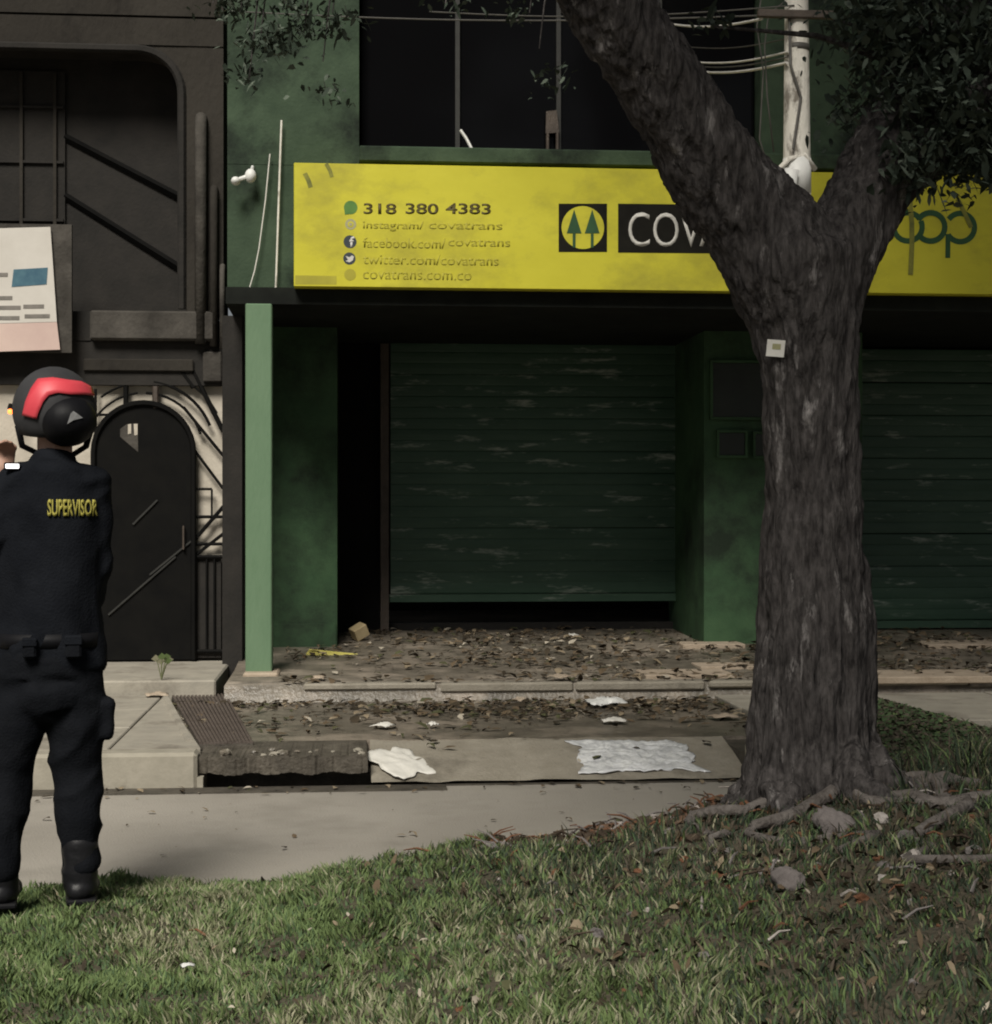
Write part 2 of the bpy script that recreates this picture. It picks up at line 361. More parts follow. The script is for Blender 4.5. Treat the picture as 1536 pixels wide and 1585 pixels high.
# ------------------------------------------------------------------ green shop building
gb = thing('shop_building', 'green two storey shop building with roller shutters under the yellow sign', 'building', (1.5, YW, .3))
XL = FX(352, YU); XE = 12.0
xo0, xo1, xo2, xo3 = FX(556, YU), FX(1178, YU), FX(1425, YU), FX(1720, YU)
ZC = 2.975; ZLG = FZ(800, 262, YU); ZW0 = FZ(800, 236, YU)
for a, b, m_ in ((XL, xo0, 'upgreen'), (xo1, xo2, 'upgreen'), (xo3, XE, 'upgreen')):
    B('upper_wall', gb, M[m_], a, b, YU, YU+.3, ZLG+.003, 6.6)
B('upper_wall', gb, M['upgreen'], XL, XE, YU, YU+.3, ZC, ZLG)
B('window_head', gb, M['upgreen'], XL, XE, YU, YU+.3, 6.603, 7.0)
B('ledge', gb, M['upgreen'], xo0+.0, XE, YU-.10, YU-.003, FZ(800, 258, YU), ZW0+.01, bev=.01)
B('sill', gb, M['upgreen'], xo0+.005, xo1-.005, YU+.002, YU+.25, ZLG+.002, ZW0)
B('roof', gb, M['soffit'], XL, XE, YU, 17, 7.003, 7.2)
B('side_wall', gb, M['green'], XL, XL+.2, YU+.303, 17, ZC, 7.0)
B('back_wall', gb, M['void'], XL, XE, 17.003, 17.2, 0, 7.0)
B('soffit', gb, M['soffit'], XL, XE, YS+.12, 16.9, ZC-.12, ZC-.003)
B('upper_floor', gb, M['void'], XL+.21, XE, YU+.31, 16.9, ZC, ZC+.1)
B('inner_wall', gb, M['void'], XL+.21, XE, YU+1.6, YU+1.7, ZC+.1, 7.0)
def window(x0, x1, z0, z1, cuts):
    w = B('window', gb, M['mullion'], x0, x1, YU+.13, YU+.17, z0, z0+.03); B('top_rail', w, M['mullion'], x0, x1, YU+.13, YU+.17, z1-.03, z1)
    xs = [x0]+cuts+[x1]
    for c in cuts: B('mullion', w, M['mullion'], c-.016, c+.016, YU+.11, YU+.18, z0+.031, z1-.031)
    for a, b in zip(xs[:-1], xs[1:]): B('pane', w, M['glass'], a+.018, b-.018, YU+.145, YU+.155, z0+.031, z1-.031)
window(xo0, xo1, ZW0+.003, 6.6, [FX(710, YU), FX(868, YU), FX(1026, YU)])
window(xo2, xo3, ZLG+.006, 6.6, [FX(1478, YU), FX(1600, YU)])
B('white_rail', gb, M['mullion'], xo2+.02, xo3-.02, YU+.04, YU+.07, FZ(1480, 232, YU), FZ(1480, 228, YU))
# ground floor walls
XLW = FX(345, YW)
xa0, xa1, xb0, xb1 = FX(522, YW), FX(1090, YW), FX(1335, YW), FX(1900, YW)
for a, b in ((XLW, xa0), (xa1, xb0), (xb1, XE)):
    B('wall', gb, M['green'], a, b, YW, YSH+.3, .0, ZC-.12)
B('skirting', gb, M['green'], XLW+.3, xa0-.01, YW-.02, YW-.002, .3, .52)
# slim light-green post carrying the sign end
x0, x1 = FX(380, YP), FX(421, YP)
B('post', gb, M['postgreen'], x0, x1, YP, YP+.2, ZP-.02, ZC-.122, bev=.008)
B('post_foot', gb, M['tan'], x0-.01, x1+.05, YP-.13, YP+.25, ZP-.03, ZP+.03, bev=.012)
B('end_wall', gb, M['recess'], FX(348, YL)-.0, FX(378, YL), YL-.25, YW, .0, ZC-.122)  # near-black material puts the shade into this wall's colour
def shutter(xs0, xs1, y, z0, z1, slat_h, name='roller_shutter'):
    s = B(name, gb, M['black'], xs0+.01, xs1-.01, y+.05, y+.06, z0, z1)
    prof = [(-.003, 0), (-.0055, .012), (-.007, slat_h*.5), (-.0055, slat_h-.012), (-.003, slat_h-.0006)]
    mb = MB(); mb.v = [(xs0+.01, y+a, b) for a, b in prof]+[(xs1-.01, y+a, b) for a, b in prof]+[(xs0+.01, y+.03, 0), (xs1-.01, y+.03, 0), (xs0+.01, y+.03, slat_h-.004), (xs1-.01, y+.03, slat_h-.004)]
    n = len(prof); mb.f = [(i, i+1, n+i+1, n+i) for i in range(n-1)]+[(0, n, 2*n+1, 2*n), (n-1, 2*n+2, 2*n+3, 2*n-1)]; mb.m = [0]*len(mb.f)
    me = mb.mesh('slat'); fixn(me); me.materials.append(M['dkgreen'])
    z = z0+.07; 
    B('bottom_rail', s, M['dkgreen'], xs0, xs1, y-.02, y+.045, z0, z0+.066)
    while z < z1-slat_h*.3:
        o = bpy.data.objects.new('slat', me); C.objects.link(o); o.parent = s; o.location = (0, random.uniform(-.003, .003), z); o.rotation_euler = (0, random.uniform(-.0012, .0012), 0); z += slat_h
    return s
zb = FZ(800, 931, YSH)
shutter(FX(603, YSH), FX(1060, YSH), YSH, zb, ZC-.13, .095)
B('dark_sheet', gb, M['black'], FX(520, YSH), FX(588, YSH), YSH-.02, YSH+.03, .36, ZC-.13)  # black sheet standing in for the shaded void left of the shutter
B('guide_rail', gb, M['rail'], FX(589, YSH), FX(602, YSH)-.002, YSH-.09, YSH+.06, .36, ZC-.13)
B('guide_rail', gb, M['green'], FX(1060, YSH)+.002, FX(1072, YSH), YSH-.05, YSH+.06, .36, ZC-.13)
B('threshold', gb, M['void'], FX(520, YSH), FX(1065, YSH), YSH+.10, YSH+.3, .36, .43)
shutter(FX(1330, YSH-.1), FX(1830, YSH-.1), YSH-.1, .38, ZC-.13, .095)
# meter cabinets on the wall between the shutters
for (u0, v0, u1, v1) in ((1102, 562, 1182, 646), (1112, 670, 1152, 705), (1168, 672, 1200, 706)):
    a, b = FX(u0, YW), FX(u1, YW); z1, z0 = FZ(u0, v0, YW), FZ(u0, v1, YW)
    c = MB().box(a-.02, b+.02, YW-.05, YW-.002, z0-.02, z0).box(a-.02, b+.02, YW-.05, YW-.002, z1, z1+.02).box(a-.02, a, YW-.05, YW-.002, z0, z1).box(b, b+.02, YW-.05, YW-.002, z0, z1).build('meter_cabinet', M['green'], gb)
    B('cabinet_door', c, M['meter'], a+.003, b-.003, YW-.035, YW-.003, z0+.003, z1-.003)

# ------------------------------------------------------------------ yellow sign board
sg = thing('shop_sign', 'long yellow shop sign with black phone number and logo of two trees', 'sign', (1.5, YS, ZC))
xs0 = FX(455, YS); xs1 = FX(1790, YS); zs1 = FZ(700, 256, YS); zs0 = FZ(700, 446, YS)
B('panel', sg, M['yellow'], xs0, xs1, YS, YS+.24, zs0, zs1, bev=.004)
def text(s, parent, m, u0, v0, u1, v1, Y=None, name='lettering', bold=0.0, thick=.001, mtx=None):
    cu = bpy.data.curves.new('t', 'FONT'); cu.body = s; cu.offset = bold; cu.extrude = 0; cu.resolution_u = 4
    o = bpy.data.objects.new('t', cu); C.objects.link(o)
    dg = bpy.context.evaluated_depsgraph_get(); dg.update(); me = bpy.data.meshes.new_from_object(o.evaluated_get(dg))
    bpy.data.objects.remove(o)
    co = np.empty(len(me.vertices)*3, np.float32); me.vertices.foreach_get('co', co); co = co.reshape(-1, 3)
    mn, mx = co.min(0), co.max(0)
    if Y is not None:
        x0, x1 = FX(u0, Y), FX(u1, Y); z1_, z0_ = FZ((u0+u1)/2, v0, Y), FZ((u0+u1)/2, v1, Y)
    else: x0, z1_, x1, z0_ = u0, v0, u1, v1; Y = 0
    c2 = np.empty_like(co)
    c2[:, 0] = x0+(co[:, 0]-mn[0])/(mx[0]-mn[0])*(x1-x0); c2[:, 2] = z0_+(co[:, 1]-mn[1])/(mx[1]-mn[1])*(z1_-z0_); c2[:, 1] = Y
    me.vertices.foreach_set('co', c2.ravel()); me.update()
    bm = bmesh.new(); bm.from_mesh(me)
    bmesh.ops.remove_doubles(bm, verts=bm.verts, dist=1e-6)
    r = bmesh.ops.extrude_face_region(bm, geom=list(bm.faces))
    for q in r['geom']:
        if isinstance(q, bmesh.types.BMVert): q.co.y += thick
    bm.to_mesh(me); bm.free()
    if mtx is not None: me.transform(mtx)
    return obj(name, me, m, parent)
YT = YS-.0012
for s_, a_, b_ in (('318', 563, 614), ('380', 628, 679), ('4383', 690, 760)): text(s_, sg, M['printbrown'], a_, 314.5, b_, 331.5, YT, 'phone_number', .022)
text('instagram/', sg, M['printfade'], 562, 342, 656, 358, YT, 'small_print', .012); text('covatrans', sg, M['printfade'], 664, 344, 778, 355, YT, 'small_print', .012)
text('facebook.com/', sg, M['printfade'], 562, 368, 690, 384, YT, 'small_print', .012); text('covatrans', sg, M['printfade'], 694, 370, 790, 381.5, YT, 'small_print', .012)
text('twitter.com/covatrans', sg, M['printfade'], 562, 394, 772, 410, YT, 'small_print', .012)
text('covatrans.com.co', sg, M['printfade'], 562, 419, 730, 433, YT, 'small_print', .006)
def disc(parent, m, u, v, rpx, Y, name, n=24, th=.001):
    c = P(u, v, Y); r = rpx*Y/FPX
    return MB().prism([(c.x+r*math.cos(2*math.pi*i/n), c.z+r*math.sin(2*math.pi*i/n)) for i in range(n)], Y, Y+th).build(name, m, parent)
def quadpoly(parent, m, pts, Y, name, th=.003):
    return MB().prism([(FX(u, Y), FZ(u, v, Y)) for u, v in pts], Y, Y+th).build(name, m, parent)
ic = disc(sg, M['icongreen'], 543, 321, 10.5, YT, 'icon')
quadpoly(ic, M['icongreen'], [(533, 324), (541, 331), (534, 332)], YT-.001, 'icon_tail')
ic = disc(sg, M['icongrey'], 543, 347, 8.5, YT, 'icon'); disc(ic, M['yellow'], 543, 347, 4.5, YT-.0016, 'icon_ring'); disc(ic, M['icongrey'], 543, 347, 2.5, YT-.0030, 'icon_dot')
ic = disc(sg, M['icondark'], 542, 374, 10, YT, 'icon'); text('f', ic, M['printwhite'], 541, 366, 549, 383, YT-.0024, 'icon_letter', .03)
ic = disc(sg, M['icondark'], 541, 400, 9.5, YT, 'icon'); quadpoly(ic, M['printwhite'], [(535, 396), (541, 398), (545, 395), (548, 397), (546, 403), (541, 406), (535, 404), (539, 402)], YT-.0024, 'icon_bird')
disc(sg, M['printfade'], 542, 425, 9, YT, 'icon')
# logo: black square with a yellow disc and two conifers
lg = quadpoly(sg, M['print'], [(865, 315), (940, 315), (940, 390), (865, 390)], YT, 'logo', .001)
disc(lg, M['yellow'], 902.5, 352, 33.5, YT-.0024, 'logo_disc', 36)
for uc in (889, 917):
    quadpoly(lg, M['printgreen'], [(uc-11.5, 361), (uc, 324), (uc+11.5, 361)], YT-.0048, 'logo_crown', .001)
    quadpoly(lg, M['printgreen'], [(uc-2.3, 361.5), (uc+2.3, 361.5), (uc+2.3, 383), (uc-2.3, 383)], YT-.0048, 'logo_trunk', .001)
nb = quadpoly(sg, M['print'], [(957, 315), (1330, 319), (1330, 394), (957, 391)], YT, 'name_panel', .001)
text('COV', nb, M['printwhite'], 973, 329, 1086, 382, YT-.0024, 'lettering', -.004)
text('ATRANS', nb, M['printwhite'], 1083, 330, 1312, 383, YT-.0024, 'lettering', -.004)
def stroke(parent, m, pts, w, Y, name, th=.001):
    q = [(FX(u, Y), FZ(u, v, Y)) for u, v in pts]; w = w*Y/FPX/2; L_, R_ = [], []
    for i in range(len(q)):
        a = q[max(0, i-1)]; b = q[min(len(q)-1, i+1)]; dx, dz = b[0]-a[0], b[1]-a[1]; l = math.hypot(dx, dz) or 1
        L_.append((q[i][0]-dz/l*w, q[i][1]+dx/l*w)); R_.append((q[i][0]+dz/l*w, q[i][1]-dx/l*w))
    mb = MB(); n = len(q)
    mb.v = [(x, Y, z) for x, z in L_+R_]+[(x, Y+th, z) for x, z in L_+R_]
    for i in range(n-1):
        mb.f += [(i, i+1, n+i+1, n+i), (2*n+i, 3*n+i, 3*n+i+1, 2*n+i+1), (i, 2*n+i, 2*n+i+1, i+1), (n+i, n+i+1, 3*n+i+1, 3*n+i)]
    mb.f += [(0, n, 3*n, 2*n), (n-1, 3*n-1, 4*n-1, 2*n-1)]; mb.m = [0]*len(mb.f)
    return mb.build(name, m, parent)
def arc(u, v, r, a0, a1, n=22, ry=None): ry = ry or r; return [(u+r*math.cos(R(a0+(a1-a0)*i/n)), v-ry*math.sin(R(a0+(a1-a0)*i/n))) for i in range(n+1)]
K = M['printgreen']
stroke(sg, K, arc(1352, 351, 24, 60, 320), 9, YT, 'letter')
stroke(sg, K, arc(1406, 351, 22, 35, 385), 9, YT, 'letter')
stroke(sg, K, arc(1441, 351, 22, 150, -150), 9, YT-.0024, 'letter')
stroke(sg, K, arc(1487, 352, 22, 145, -150), 9, YT, 'letter'); stroke(sg, K, [(1468, 362), (1467.5, 399)], 8, YT-.0024, 'letter')
stroke(sg, M['smear_and_shadow'], [(1409, 312), (1412, 345), (1412, 380), (1410, 425)], 8, YT-.0048, 'smear_and_shadow')
stroke(sg, M['smear_and_shadow'], [(1483, 308), (1493, 328), (1504, 352)], 7, YT-.0048, 'smear_and_shadow')
stroke(sg, M['smear_and_shadow'], [(472, 268), (478, 280), (481, 290)], 7, YT, 'smear_and_shadow'); stroke(sg, M['smear_and_shadow'], [(505, 253), (511, 264), (514, 274)], 6, YT, 'smear_and_shadow')  # these two dark marks stand in for small leaf shadows on the sign
quadpoly(sg, M['printfade'], [(457, 426), (521, 427), (521, 440), (457, 440)], YT, 'patch')

# ------------------------------------------------------------------ grey building on the left
lb = thing('grey_building', 'grimy grey rendered building left of the green shop with rounded opening', 'building', (-3, YL, .3))
XR = FX(346, YL); xop = FX(288, YL); zt = FZ(200, 70, YL); zbm = FZ(200, 482, YL); rc = .36
B('wall_band', lb, M['grey'], -10, XR, YL, YL+.5, FZ(150, 24, YL)+.012, 7)
B('wall_band', lb, M['grey'], -10, XR, YL-.02, YL+.5, zt+.002, FZ(150, 24, YL)-.012)
B('band_joint', lb, M['recess'], -10, XR, YL+.03, YL+.5, FZ(150, 24, YL)-.012, FZ(150, 24, YL)+.012)
B('pier', lb, M['grey'], xop, XR, YL-.01, YL+.5, zbm, zt)
cn = [(xop, zt)]+[(xop-rc+rc*math.cos(R(a)), zt-rc+rc*math.sin(R(a))) for a in range(0, 91, 9)]
MB().prism(cn, YL-.008, YL+.45).build('corner_fillet', M['grey'], lb)
rim = [(xop-.03, YL-.02, zbm+.02), (xop-.03, YL-.02, zt-rc)]+[(xop-rc+(rc-.03)*math.cos(R(a)), YL-.02, zt-rc+(rc-.03)*math.sin(R(a))) for a in range(9, 91, 9)]+[(-6, YL-.02, zt-.03)]
MB().tube(rim, .032, 6).build('opening_rim', M['recess'], lb)
B('recess_wall', lb, M['recess'], -10, XR-.02, YL+.452, YL+.52, zbm, zt+.1)
B('sill_band', lb, M['greylt'], FX(142, YL), XR-.06, YL-.10, YL+.44, FZ(200, 528, YL), zbm-.004, bev=.015)
B('sill_band', lb, M['recess'], -10, FX(142, YL)-.004, YL-.02, YL+.44, FZ(200, 528, YL), zbm-.004)
zg = FZ(200, 596, YL)
B('lintel', lb, M['recess'], -10, XR, YL-.01, YL+.45, zg, FZ(200, 528, YL)-.003)
B('lintel_stub', lb, M['greylt'], FX(315, YL), FX(344, YL), YL-.05, YL-.012, FZ(330, 592, YL), FZ(330, 545, YL), bev=.01)
B('lintel_stub', lb, M['grey'], FX(130, YL), FX(300, YL), YL-.04, YL-.012, FZ(200, 575, YL), FZ(200, 556, YL), bev=.008)
win = B('window', lb, M['recess'], -6, FX(100, YL+.4), YL+.42, YL+.45, zbm+.05, zt-.1)
for u in (-130, -20, 33, 85): B('mullion', win, M['grey'], FX(u, YL+.4)-.012, FX(u, YL+.4)+.012, YL+.39, YL+.419, zbm+.06, zt-.12)
for v in (165, 250, 340): B('mullion', win, M['recess'], -6, FX(98, YL+.4), YL+.395, YL+.418, FZ(50, v, YL+.4)-.01, FZ(50, v, YL+.4)+.01)
def beam(parent, m, p, q, r, name='beam', n=6): return MB().tube([p, q], r, n).build(name, m, parent)
for (a, b) in (((100, 212), (292, 312)), ((100, 303), (284, 418))):
    beam(lb, M['black'], P(*a, YL+.44), P(*b, YL+.43), .03, 'dark_diagonal', 4)  # thin black diagonals laid against the recess wall
for u, r, v0, v1, m in ((311, .045, 190, 532, 'greylt'), (331, .03, 300, 536, 'grey'), (344, .02, 420, 540, 'greylt')):
    p_ = P(u, v0, YL-.07); MB().tube([p_+Vector((0, .08, .05)), p_+Vector((0, .03, .045)), p_, P(u, v1, YL-.07)], r, 10).build('downpipe', M[m], lb, True)
# pale wall just behind the iron grille
B('entrance_wall', lb, M['pale'], -10, XR-.01, YL+.07, YL+.36, FZ(200, 862, YL+.07), zg-.001)
B('entrance_wall', lb, M['recess'], -10, XR-.01, YL+.06, YL+.36, .2, FZ(200, 862, YL+.07)-.002)
gt = thing('iron_gate', 'black iron grille gate with arched solid door left of the green post', 'gate', (FX(220, YL), YL, .28))
uc, ra = 223, 75; zc = FZ(uc, 700, YL); xc = FX(uc, YL); rr = ra*YL/FPX
arch = [(xc-rr, .29), (xc+rr, .29)]+[(xc+rr*math.cos(R(a)), zc+rr*math.sin(R(a))) for a in range(0, 181, 10)]
door = MB().prism(arch, YL-.02, YL+.04).build('door', M['black'], gt)
a2 = [(xc+rr*math.cos(R(a)), YL-.03, zc+rr*math.sin(R(a))) for a in range(0, 181, 10)]
MB().tube([(xc+rr, YL-.03, .29)]+a2+[(xc-rr, YL-.03, .29)], .022, 6).build('door_frame', M['black'], gt)
pw = [(184, 700), (180, 680), (186, 664), (197, 656), (213, 655), (214, 700), (206, 708)]
pn = quadpoly(door, M['greylt'], [(u, v) for u, v in pw[2:6]]+[(186, 676)], YL-.026, 'door_window')
quadpoly(pn, M['pale'], [(207, 656), (213, 656), (213, 673), (208, 674)], YL-.030, 'window_slot'); quadpoly(pn, M['pale'], [(198, 657), (203, 656), (203, 671), (198, 672)], YL-.030, 'window_slot')
MB().tube([P(284, 815, YL-.025), P(284, 815, YL-.06), P(284, 850, YL-.06), P(284, 850, YL-.025)], .008, 6).build('handle', M['rail'], door)
for v_ in (740, 960): B('hinge', door, M['rail'], FX(149, YL), FX(157, YL), YL-.045, YL-.021, FZ(150, v_+8, YL), FZ(150, v_-8, YL))
for (a, b) in (((168, 952), (272, 862)), ((206, 812), (244, 774)), ((232, 890), (296, 838))):
    beam(door, M['mullion'], P(*a, YL-.028), P(*b, YL-.028), .009, 'glint_bar')  # grey tubes stand in for diagonal glints on the black door
bars = [((300-5, 574-8), (346, 668), .018), ((270, 560), (300, 600), .018), ((284, 630), (346, 706), .012), ((299, 694), (346, 757), .011),
        ((299, 838), (346, 784), .015), ((299, 862), (346, 826), .013), ((299, 757), (328, 757), .011), ((328, 757), (328, 800), .008),
        ((299, 800), (346, 800), .014), ((299, 842), (346, 842), .014), ((120, 642), (172, 642), .011), ((148, 602), (148, 1016), .011),
        ((195, 598), (195, 630), .02), ((241, 598), (241, 632), .026), ((300, 862), (346, 862), .016), ((20, 642), (60, 642), .011),
        ((320, 862), (320, 1012), .008), ((332, 862), (332, 1012), .008), ((60, 600), (60, 1016), .012), ((-20, 600), (-20, 1016), .012),
        ((300, 1008), (346, 1008), .016), ((20, 860), (148, 860), .014)]
for (rad, a0, a1, r_) in ((92, 18, 88, .010), (110, 22, 82, .012), (128, 28, 66, .009), (92, 96, 150, .009), (108, 100, 128, .010)):
    MB().tube([P(uc+rad*math.cos(R(a0+(a1-a0)*i/10)), 700-rad*math.sin(R(a0+(a1-a0)*i/10)), YL+.0) for i in range(11)], r_, 6).build('bar', M['black'], gt)
for a, b, r in bars: beam(gt, M['black' if r != .026 else 'rail'], P(*a, YL+.0), P(*b, YL+.0), r, 'bar')
B('lower_panel', gt, M['recess'], FX(302, YL), XR-.02, YL+.02, YL+.03, .3, FZ(320, 864, YL))
# banner on the left wall
bn = thing('banner', 'white banner with blue block and grey text lines over a pink strip', 'banner', P(30, 545, YL-.2))
YB = YL-.22
quadpoly(bn, M['banner'], [(-180, 358), (78, 351), (88, 498), (-180, 505)], YB, 'sheet', .006)
quadpoly(bn, M['bannerpink'], [(-180, 505.5), (88, 498.5), (93, 541), (-180, 550)], YB, 'lower_strip', .006)
quadpoly(bn, M['bannerblue'], [(21, 417), (74, 414), (72, 440), (18, 444)], YB-.003, 'blue_block')
for (u0, u1, v) in ((-60, 19, 461), (-60, 32, 476), (36, 68, 474), (-60, 30, 492), (38, 77, 489), (-40, 12, 425)):
    quadpoly(bn, M['bannertext'], [(u0, v-2.6), (u1, v-3), (u1, v+3), (u0, v+3.4)], YB-.003, 'text_line')
B('backing_board', bn, M['greylt'], FX(-190, YB), FX(110, YB), YB+.03, YB+.07, FZ(90, 545, YB), FZ(90, 346, YB))
# small orange lamp on the left wall
lp = thing('wall_lamp', 'small glowing orange lamp on the dark wall beside the helmet', 'lamp', P(16, 645, YL-.2))
c = P(16, 637, YL-.16)
MB().sphere(c, .021, 12, 8).build('bulb', M['lampon'], lp, True)
MB().tube([(c.x, YL+.3, c.z+.03), (c.x, YL-.14, c.z+.03)], .018, 8).build('bracket', M['black'], lp)
MB().tube([(c.x, c.y, c.z+.02), (c.x, c.y, c.z+.06)], [.024, .012], 10).build('cap', M['black'], lp)
# small white camera and pale conduits at the corner of the green wall
sc = thing('security_camera', 'small white security camera on the dark green corner above the post', 'camera', P(378, 275, YU-.05))
YC_ = YU-.12
MB().sphere(P(388, 272, YC_), .048, 12, 8, (.85, 1, 1.05)).build('mount', M['white'], sc, True)
MB().tube([P(386, 272, YC_), P(366, 279, YC_-.03)], .016, 8).build('arm', M['white'], sc)
MB().sphere(P(365, 280, YC_-.04), .034, 10, 7, (1, 1.5, .9)).build('head', M['white'], sc, True)
MB().tube([P(390, 262, YC_), P(391, 258, YU)], .012, 6).build('wall_plug', M['white'], sc)
for pts, r, m, lab in (([(436, 186), (434, 240), (431, 330), (428, 420), (427, 446)], .0075, 'concretepole', 'long pale vertical conduit at the left end of the yellow sign'),
                       ([(418, 238), (411, 310), (401, 385), (394, 420), (386, 447)], .0045, 'wire', 'thin pale cable slanting down to the top of the green post')):
    tag(MB().tube([P(u, v, YU-.05) for u, v in pts], r, 6).build('conduit', M[m]), lab, 'cable')
tag(MB().tube([P(713, 201, YU-.04), P(722, 214, YU-.05), P(735, 239, YU-.07)], .011, 6).build('stick', M['white']), 'short white stick leaning on the green ledge above the sign', 'stick')
ch = thing('chair', 'dim brown grey chair back standing on the sill of the dark upper window', 'chair', P(855, 236, YU+.08))
quadpoly(ch, M['rail'], [(846, 172), (862, 170), (866, 205), (845, 206)], YU+.07, 'backrest', .02)
for u in (848, 863): MB().tube([P(u, 205, YU+.08), P(u, 234, YU+.08)], .012, 6).build('leg', M['rail'], ch)

# ------------------------------------------------------------------ utility pole and overhead wires
YPO = 10.2
up = thing('utility_pole', 'pale concrete utility pole rising behind the fork of the tree', 'pole', (FX(1234, YPO), YPO, ZS))
xp = FX(1234, YPO)
MB().tube([(xp, YPO, ZS-.1), (xp, YPO, 3.3), (xp-.005, YPO, 5.2), (xp-.01, YPO, 8.5)], [.115, .088, .066, .06], 14).build('shaft', M['concretepole'], up, True)
MB().tube([(xp, YPO, FZ(1234, 300, YPO)), (xp, YPO, FZ(1234, 246, YPO))], .088, 14).build('collar', M['white'], up, True)
MB().tube([P(1220, 340, YPO-.1), P(1219, 300, YPO-.11), P(1226, 262, YPO-.12)], [.02, .05, .045], 8).build('cable_box', M['white'], up, True)
MB().tube([P(1190, 300, YPO), P(1200, 268, YPO-.03), P(1222, 246, YPO-.07), P(1245, 240, YPO-.07), P(1262, 262, YPO-.02)], .018, 7).build('bracket', M['concretepole'], up, True)
for v, r in ((75, .078), (118, .076), (212, .082)):
    MB().tube([(xp, YPO, FZ(1234, v+5, YPO)), (xp, YPO, FZ(1234, v-5, YPO))], r, 14).build('strap', M['wiredk'], up, True)
MB().tube([P(1222, 20, YPO-.06), P(1224, 100, YPO-.09), P(1240, 150, YPO-.095), P(1228, 230, YPO-.10)], .009, 5).build('drop_cable', M['wiredk'], up)
MB().box(FX(1168, YPO), FX(1290, YPO), YPO-.10, YPO-.06, FZ(1234, 34, YPO), FZ(1234, 22, YPO), bev=.005).build('cross_arm', M['rail'], up)
wires = [((1221, 80), (1062, 95), 'wire', .010, 'bright overhead wire meeting the pole, uppermost of the close pair'), ((1219, 97), (1062, 109), 'wire', .013, 'bright overhead wire meeting the pole, lowest of the close pair'),
         ((1220, 88), (1062, 101), 'wiredk', .007, 'dim overhead wire between the two bright ones'), ((1180, 29), (1030, 36), 'wire', .012, 'bright overhead wire near the top of the picture right of the left limb'),
         ((1228, 22), (875, 20), 'wiredk', .009, 'thin dim overhead wire crossing the dark upper window'), ((1225, 58), (1060, 72), 'wiredk', .006, 'faint overhead wire under the top bright one'),
         ((1230, 8), (1000, 12), 'wiredk', .008, 'faint overhead wire at the very top edge of the picture')]
for (a, b, m, r, lab) in wires:
    pa = P(*a, YPO-.07)
    if b[0] > 1029:
        pb = P(*b, YU-.06); pts = [pa.lerp(pb, i/10)-Vector((0, 0, .035*math.sin(math.pi*i/10))) for i in range(11)]
        mbw = MB().tube(pts, r*.7, 6)
        if m == 'wire': mbw.tube([pb, pb+Vector((-.02, .02, 0))], .022, 7).tube([pb, Vector((pb.x, YU+.14, pb.z))], .008, 6)
    else:
        pb = P(*b, YPO+.4); d = (pb-pa)*2.6; pts = [pa+d*(i/14)-Vector((0, 0, .05*math.sin(math.pi*i/14))) for i in range(15)]; mbw = MB().tube(pts, r*.55, 6)
    tag(mbw.build('overhead_wire', M[m]), lab, 'wire', 'wires strung from the utility pole')
for (pts, lab) in (([(1178, 0), (1172, 40), (1182, 110), (1176, 215), (1190, 260)], 'thin loose cable hanging left of the pole against green wall'),
                   ([(1218, 0), (1190, 22), (1184, 70), (1188, 150), (1198, 235)], 'curly drop cable looping down beside the pole')):
    tag(MB().tube([P(u, v, YPO+.2) for u, v in pts], .005, 6).build('hanging_cable', M['wiredk'], None, True), lab, 'cable')

# ------------------------------------------------------------------ grassy mound in the foreground
def sstep(t): t = np.clip(t, 0, 1); return t*t*(3-2*t)
TX, TY = FX(1258, 6.0), 6.0
def edge_y(x): return np.clip(6.45+.13*x, 6.15, 6.95)
def ground_z(x, y):
    x = np.asarray(x, float); y = np.asarray(y, float)
    he = np.interp(x, [-6, -1.26, -.46, .25, .8, 1.52, 2.3, 4, 7], [.0, .01, .05, .09, .145, .265, .36, .46, .45])
    e = edge_y(x)+.06*np.sin(x*5)+.03*np.sin(x*13+1)
    z = he-.03+.07*sstep((e-y)/.7)
    z += .06*np.exp(-((x-TX)**2+(y-TY)**2)/.35)
    q = np.stack([x*2.2, y*2.2, x*0], -1).reshape(-1, 3); z = z+((vnoise(q, 5)-.5)*.05).reshape(z.shape)
    q = np.stack([x*8, y*8, x*0], -1).reshape(-1, 3); z = z+((vnoise(q, 6)-.5)*.02).reshape(z.shape)
    t = sstep((y-e)/.16); return z*(1-t)+(-.06)*t
gx = np.concatenate([np.linspace(-14, -2, 25)[:-1], np.linspace(-2, 4, 180), np.linspace(4, 14, 22)[1:]])
gy = np.concatenate([np.linspace(-14, 2.8, 25)[:-1], np.linspace(2.8, 7.3, 150)])
XX, YY = np.meshgrid(gx, gy); ZZ = ground_z(XX, YY)
nX, nY = len(gx), len(gy); idx = np.arange(nX*nY).reshape(nY, nX)
qd = np.stack([idx[:-1, :-1], idx[:-1, 1:], idx[1:, 1:], idx[1:, :-1]], -1).reshape(-1, 4)
struct(obj('mound', np_mesh('mound', np.stack([XX, YY, ZZ], -1).reshape(-1, 3), quads=qd), M['soil'], smooth=True, fix=False))
sxg, syg = np.meshgrid(np.linspace(.35, TX+.15, 70), np.linspace(5.3, 7.0, 85)); se = edge_y(sxg)+.06*np.sin(sxg*5)+.03*np.sin(sxg*13+1)
sn_ = vnoise(np.stack([sxg.ravel()*6, syg.ravel()*6, 0*sxg.ravel()], -1), 17).reshape(sxg.shape)
inside = (syg < se+.05) & (syg > se-.80*sstep((sxg-.25)/.9)-.35*(sn_-.5)); szg = ground_z(sxg, syg)+.005
